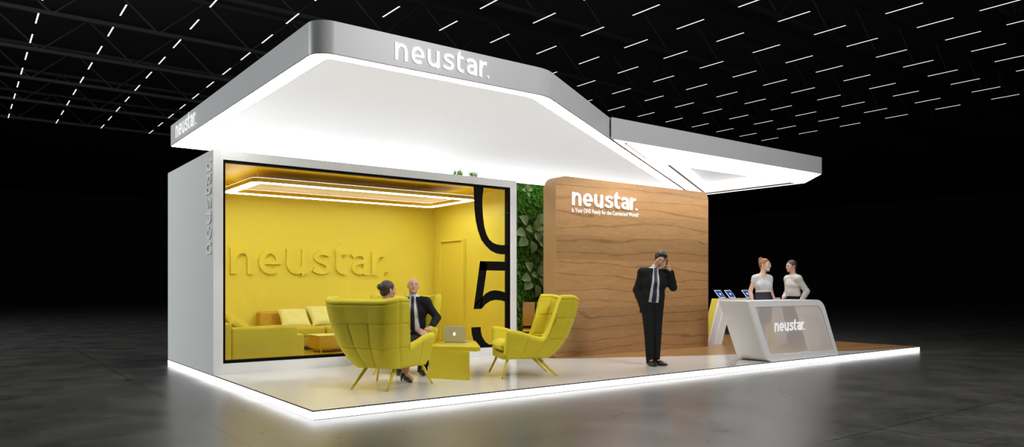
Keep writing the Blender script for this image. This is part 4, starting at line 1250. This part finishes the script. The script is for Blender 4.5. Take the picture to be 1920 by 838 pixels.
def suit(root, J, T, wt, suitm, tiem, hem=-.32, tielow=.10, split=None, shirtm=None):
    lo, hi = bounds(J)
    lo2 = lo.copy(); lo2[2] = T.P[2] - .34
    base = Field(lo2, hi, .006)
    # shirt
    Fs = base.copy(); torso(Fs, T, J, .008); t, u, f = T.coords(Fs)
    N = T.N; C = np.array(J['C'], float); nk = unit(C + J['RH'] @ np.array([0, .018, -.05]) - N)
    Fs.cone(N - T.up * .02, N + nk * .035, .066, .062, .015)
    Fs.D = np.maximum(Fs.D, -(t + .02) * T.L).astype(np.float32)
    for s in 'LR':
        E, Wr = np.array(J['E' + s]), np.array(J['W' + s]); d = unit(Wr - E)
        if J.get('cuff' + s, 1): Fs.cone(Wr - d * .05, Wr - d * .002, .034, .035, .004)
    Fs.build('shirt', shirtm or M['shirt'], root)
    # tie from the shirt surface
    Ft = Fs.copy(); w = np.interp(t, [tielow, tielow + .06, .9, .94, 1.04], [.018, .036, .020, .024, .018])
    Ft.D = np.maximum.reduce([Fs.D - .011, np.abs(u) - w, tielow * T.L - t * T.L, (t - 1.05) * T.L, .02 - f + 0 * t]).astype(np.float32)
    Ft.build('tie', tiem, root)
    # jacket
    Fj = base.copy(); torso(Fj, T, J, .016, k=.05)
    if hem < -.1: Fj.cone(T.at(.25), T.at(hem - .1, 0, -.005), .108, .136, .05, (T.lat, 1.40))
    Fj.D = np.maximum(Fj.D, (hem - t) * T.L).astype(np.float32)
    Fj.D = np.maximum(Fj.D, np.where(np.abs(u) < .1, (t - 1.03) * T.L, -1)).astype(np.float32)
    wd = np.interp(t, [a for a, _ in wt], [b for _, b in wt])
    cut = np.maximum(np.abs(u) - wd, .015 - f + 0 * t)
    Fl = Fj.copy(); lw = np.interp(t, [.30, .42, .78, .82, 1.0], [.0, .030, .062, .040, .03])
    Fl.D = np.maximum.reduce([Fj.D - .008, np.abs(u) - wd - lw, wd - np.abs(u), (.30 - t) * T.L, (t - 1.02) * T.L, .02 - f + 0 * t, -(Fj.D + .02)]).astype(np.float32)
    Fj.D = np.maximum(Fj.D, -cut).astype(np.float32)
    for s in 'LR': armc(Fj, J, s, .009, False, .93, .012, .03)
    Fj.build('jacket', suitm, root)
    Fl.build('lapel', suitm, root)

def trousers(root, J, T, mat, top=.06, o=.014, upto=1.10, hem=.055):
    lo, hi = bounds(J); hi = hi.copy(); hi[2] = T.P[2] + .2
    F = Field(lo, hi, .006)
    F.cone(T.at(.0, 0, -.01), T.at(.2), .104 + o, .100 + o, .03, (T.lat, 1.5))
    for s in 'LR': legc(F, J, s, o, False, hem, .008, upto)
    t, u, f = T.coords(F); F.D = np.maximum(F.D, (t - top) * T.L).astype(np.float32)
    F.D = np.maximum(F.D, .030 - F.grid()[2]).astype(np.float32)
    F.build('trousers', mat, root)

def build_people():
    A = np.array
    # 1. standing man on the phone ------------------------------------------------
    root = thing('person', 'man in dark suit standing before the oak wall, phone at his ear', 'person', (5.76, .80, .001), math.radians(236 + 90))
    J = dict(P=(-.03, .0, .94), N=(.01, -.005, 1.475), C=(.075, -.045, 1.622), RH=rotm(6, 20, 19),
             SL=(.170, -.005, 1.405), SR=(-.175, .0, 1.425), EL=(.285, -.05, 1.200), WL=(.232, -.105, 1.440), ER=(-.255, .06, 1.16), WR=(-.185, -.02, .91),
             HL=(.045, 0, .90), HR=(-.10, 0, .90), KL=(.040, -.02, .49), KR=(-.085, -.03, .49), AL=(.045, .05, .083), AR=(-.06, .02, .083),
             FL=(.60, -.80, 0), FR=(.25, -1, 0), handL=((-.42, .10, .9), (-.80, .25, -.45), 1, (35, 40, 30)), handR=((.32, -.15, -1), (1, -.1, .3), -1, (10, 10, 10)), cuffR=0)
    b, T = body(J, False, M['skin'], root, -.01)
    face_bits(root, J['C'], J['RH'], 1.0, M['hairdark']); hairmesh(root, J['C'], J['RH'], 1.0, M['hairdark'], 'quiff')
    suit(root, J, T, [(-.5, .17), (-.2, .115), (0, .085), (.4, .07), (.8, .055), (1.0, .04)], M['suit'], M['tienavy'], -.27, .04)
    trousers(root, J, T, M['suit'], o=.010, hem=.046)
    for s in 'LR': shoe(root, J['A' + s], J['F' + s])
    ph = J['WL']; 
    R = rotm(0, 0, 0)
    o = Matrix.Rotation(root.rotation_euler[2], 4, 'Z'); wl = o @ Vector((.176, -.070, 1.560)) + Vector(root.location)
    bm = bmesh.new(); box(bm, -.004, .004, -.034, .034, -.07, .07, .003); p = obj('mobile_phone', bm, M['phone'])
    p.location = wl; p.rotation_euler = (math.radians(-28), math.radians(16), root.rotation_euler[2]); tag(p, 'black mobile phone held to the ear of the standing man', 'phone')

    # 2. bald man seated in the armchair by the window ------------------------------
    hd = 236
    root = thing('person', 'bald man in black suit sitting in an armchair, hands on his knees', 'person', (2.44, 2.38, 0), math.radians(hd + 90))
    J = dict(P=(.0, .10, .535), N=(.0, .06, 1.055), C=(.005, .025, 1.215), RH=rotm(12, -10, 4),
             SL=(.185, .055, .985), SR=(-.185, .06, .985), EL=(.345, .0, .765), WL=(.285, -.21, .645), ER=(-.25, .0, .72), WR=(-.09, -.24, .64),
             HL=(.09, .06, .525), HR=(-.09, .06, .525), KL=(.20, -.40, .53), KR=(-.15, -.40, .52), AL=(.17, -.40, .085), AR=(-.13, -.36, .085),
             FL=(.1, -1, 0), FR=(-.1, -1, 0), handL=((-.5, -.85, -.15), (-.1, 0, -1), -1, (8, 18, 15)), handR=((.25, -.9, -.2), (0, 0, -1), 1, (8, 18, 15)))
    b, T = body(J, False, M['skin'], root, -.01)
    face_bits(root, J['C'], J['RH'], 1.0, M['hairbrown'])
    suit(root, J, T, [(-.3, .14), (0, .12), (.3, .098), (.6, .082), (.85, .058), (1.0, .045)], M['suitB'], M['tieblack'], -.05, .03)
    trousers(root, J, T, M['suitB'], .10)
    for s in 'LR': shoe(root, J['A' + s], J['F' + s])

    # 3. woman seated in the near armchair -------------------------------------------
    root = thing('person', 'person with brown bun hairstyle, mostly hidden behind the armchair back seen from behind', 'person', (1.46, 1.20, 0), math.radians(31 + 90))
    J = dict(P=(.0, .08, .52), N=(.0, .08, .995), C=(.0, .045, 1.165), RH=rotm(-22, 2, 0),
             SL=(.165, .08, .93), SR=(-.165, .08, .93), EL=(.19, .10, .70), WL=(.10, -.08, .62), ER=(-.19, .10, .70), WR=(-.10, -.08, .62),
             HL=(.085, .04, .51), HR=(-.085, .04, .51), KL=(.06, -.42, .52), KR=(-.08, -.42, .52), AL=(.01, -.377, .115), AR=(-.07, -.25, .115),
             FL=(-.25, -.95, -.25), FR=(-.2, -.95, -.25), handL=((-.3, -.9, -.1), (0, 0, -1), -1), handR=((.3, -.9, -.1), (0, 0, -1), 1))
    b, T = body(J, True, M['skin'], root, -.01)
    face_bits(root, J['C'], J['RH'], .97, M['hairbrown']); hairmesh(root, J['C'], J['RH'], .97, M['hairbrown'], 'bun')
    lo, hi = bounds(J)
    F = Field(lo, hi, .006); torso(F, T, J, .012, True); [armc(F, J, s, .012, True, .9) for s in 'LR']
    t, u, f = T.coords(F); F.D = np.maximum(F.D, (t - 1.0) * T.L).astype(np.float32); F.build('dark_jacket', M['suitB'], root)
    F = Field(lo, hi, .006); F.cone(T.at(0), T.at(.2), .118, .104, .03, (T.lat, 1.45)); [legc(F, J, s, .016, True, None, .05, 0.02) for s in 'LR']
    F.D = np.maximum(F.D, (T.coords(F)[0] - .15) * T.L).astype(np.float32); F.build('skirt', M['suitB'], root)
    for s in 'LR': shoe(root, J['A' + s], J['F' + s], True)

    # 4. woman at the counter ---------------------------------------------------------
    root = thing('person', 'woman with auburn bun, white top and navy skirt standing behind the counter', 'person', (8.86, 1.02, .001), math.radians(238 + 90))
    J = dict(P=(.02, .0, .95), N=(.0, .0, 1.425), C=(.035, -.03, 1.588), RH=rotm(42, 0, 3),
             SL=(.130, .0, 1.355), SR=(-.135, .0, 1.36), EL=(.185, .06, 1.115), WL=(.215, -.02, .925), ER=(-.205, .05, 1.12), WR=(-.205, -.06, .925),
             HL=(.095, 0, .90), HR=(-.065, 0, .90), KL=(.08, -.02, .49), KR=(-.06, -.02, .49), AL=(.07, .03, .11), AR=(-.05, .03, .11),
             FL=(.2, -1, -.25), FR=(0, -1, -.25), handL=((.1, -.35, -.9), (-1, 0, 0), 1), handR=((-.05, -.35, -.9), (1, 0, 0), -1))
    b, T = body(J, True, M['skinpale'], root, -.01)
    face_bits(root, J['C'], J['RH'], .96, M['hairred']); hairmesh(root, J['C'], J['RH'], .96, M['hairred'], 'highbun')
    lo, hi = bounds(J)
    F = Field(lo, hi, .006); torso(F, T, J, .009, True)
    for s in 'LR':
        S, E = A(J['S' + s]), A(J['E' + s]); F.cone(S, S + (E - S) * .22, .052, .056, .03)
    t, u, f = T.coords(F); F.D = np.maximum(F.D, (.33 - t) * T.L).astype(np.float32)
    vn = np.maximum.reduce([np.abs(u) - np.interp(t, [.78, 1.02], [.0, .085]), (.78 - t) * T.L, -f + 0 * t]); F.D = np.maximum(F.D, -vn).astype(np.float32)
    F.D = np.maximum(F.D, np.where(np.abs(u) < .085, (t - .98) * T.L, -1)).astype(np.float32)
    F.build('blouse', M['blouse'], root)
    F = Field(lo, hi, .006); F.cone(T.at(.38), T.at(.0, 0, -.01), .094, .122, .03, (T.lat, 1.42)); F.cone(T.at(.0, 0, -.01), A((.01, .0, .52)), .122, .098, .03, (T.lat, 1.42))
    t, u, f = T.coords(F); F.D = np.maximum(F.D, (t - .36) * T.L).astype(np.float32); g = F.grid(); F.D = np.maximum(F.D, .53 - g[2]).astype(np.float32)
    F.build('skirt', M['skirt'], root)
    for s in 'LR': shoe(root, J['A' + s], J['F' + s], True)

    # 5. man in grey shirt behind the counter ------------------------------------------
    root = thing('person', 'man with brown hair and pale grey shirt standing side-on behind the counter', 'person', (10.43, 1.42, .001), math.radians(150 + 90))
    J = dict(P=(.0, .02, .93), N=(.0, .02, 1.42), C=(.0, -.02, 1.60), RH=rotm(6, 2, 0),
             SL=(.18, .03, 1.355), SR=(-.18, .0, 1.355), EL=(.245, .17, 1.11), WL=(.215, .06, .90), ER=(-.22, .02, 1.10), WR=(-.03, -.16, .99),
             HL=(.085, 0, .89), HR=(-.085, 0, .89), KL=(.085, -.02, .48), KR=(-.085, -.02, .48), AL=(.085, .03, .083), AR=(-.085, .03, .083),
             FL=(.15, -1, 0), FR=(-.15, -1, 0), handL=((-.1, -.5, -.8), (-1, 0, 0), 1), handR=((.5, -.6, -.6), (0, 1, .3), -1))
    b, T = body(J, False, M['skin'], root, -.01)
    face_bits(root, J['C'], J['RH'], .98, M['hairbrown']); hairmesh(root, J['C'], J['RH'], .98, M['hairbrown'], 'short')
    lo, hi = bounds(J)
    F = Field(lo, hi, .006); torso(F, T, J, .014); F.cone(T.at(.1), T.at(.35, 0, .01), .118, .122, .04, (T.lat, 1.42))
    t, u, f = T.coords(F); F.D = np.maximum(F.D, (.17 - t) * T.L).astype(np.float32)
    [armc(F, J, s, .010, False, .96, .004) for s in 'LR']
    N = T.N; C = A(J['C']); nk = unit(C + J['RH'] @ A([0, .018, -.05]) - N)
    F.cone(N - T.up * .02, N + nk * .006, .070, .066, .012); F.build('grey_shirt', M['shirtG'], root)
    trousers(root, J, T, M['suit'], .19)
    for s in 'LR': shoe(root, J['A' + s], J['F' + s])
build_people()
#PEOPLE-END

# ------------------------------------------------------------------ lights
def area(name, loc, target, size, power, col=(1, 1, 1), sy=None, spread=None):
    l = bpy.data.lights.new(name, 'AREA'); l.shape = 'RECTANGLE'; l.size = size; l.size_y = sy or size; l.energy = power; l.color = col
    if spread: l.spread = spread
    o = link(bpy.data.objects.new(name, l)); o.location = loc
    d = Vector(target) - Vector(loc); o.rotation_euler = d.to_track_quat('-Z', 'Y').to_euler()
    return o
area('hall_flood_front', (5.5, -9.5, 7.6), (4.2, 1.5, 1.6), 3.0, 760, (1, .99, .98))
area('hall_flood_left', (-14, 13, 7.0), (-1.0, 13, 0), 4.0, 2050, (.95, 1, .98))
w = bpy.data.worlds.new('hall_dark'); SC.world = w; w.use_nodes = True
w.node_tree.nodes['Background'].inputs[0].default_value = (.8, .9, 1, 1); w.node_tree.nodes['Background'].inputs[1].default_value = .0007

SC.view_settings.view_transform = 'Standard'; SC.view_settings.look = 'None'; SC.view_settings.gamma = 1; SC.view_settings.exposure = .18
SC.view_settings.use_curve_mapping = False
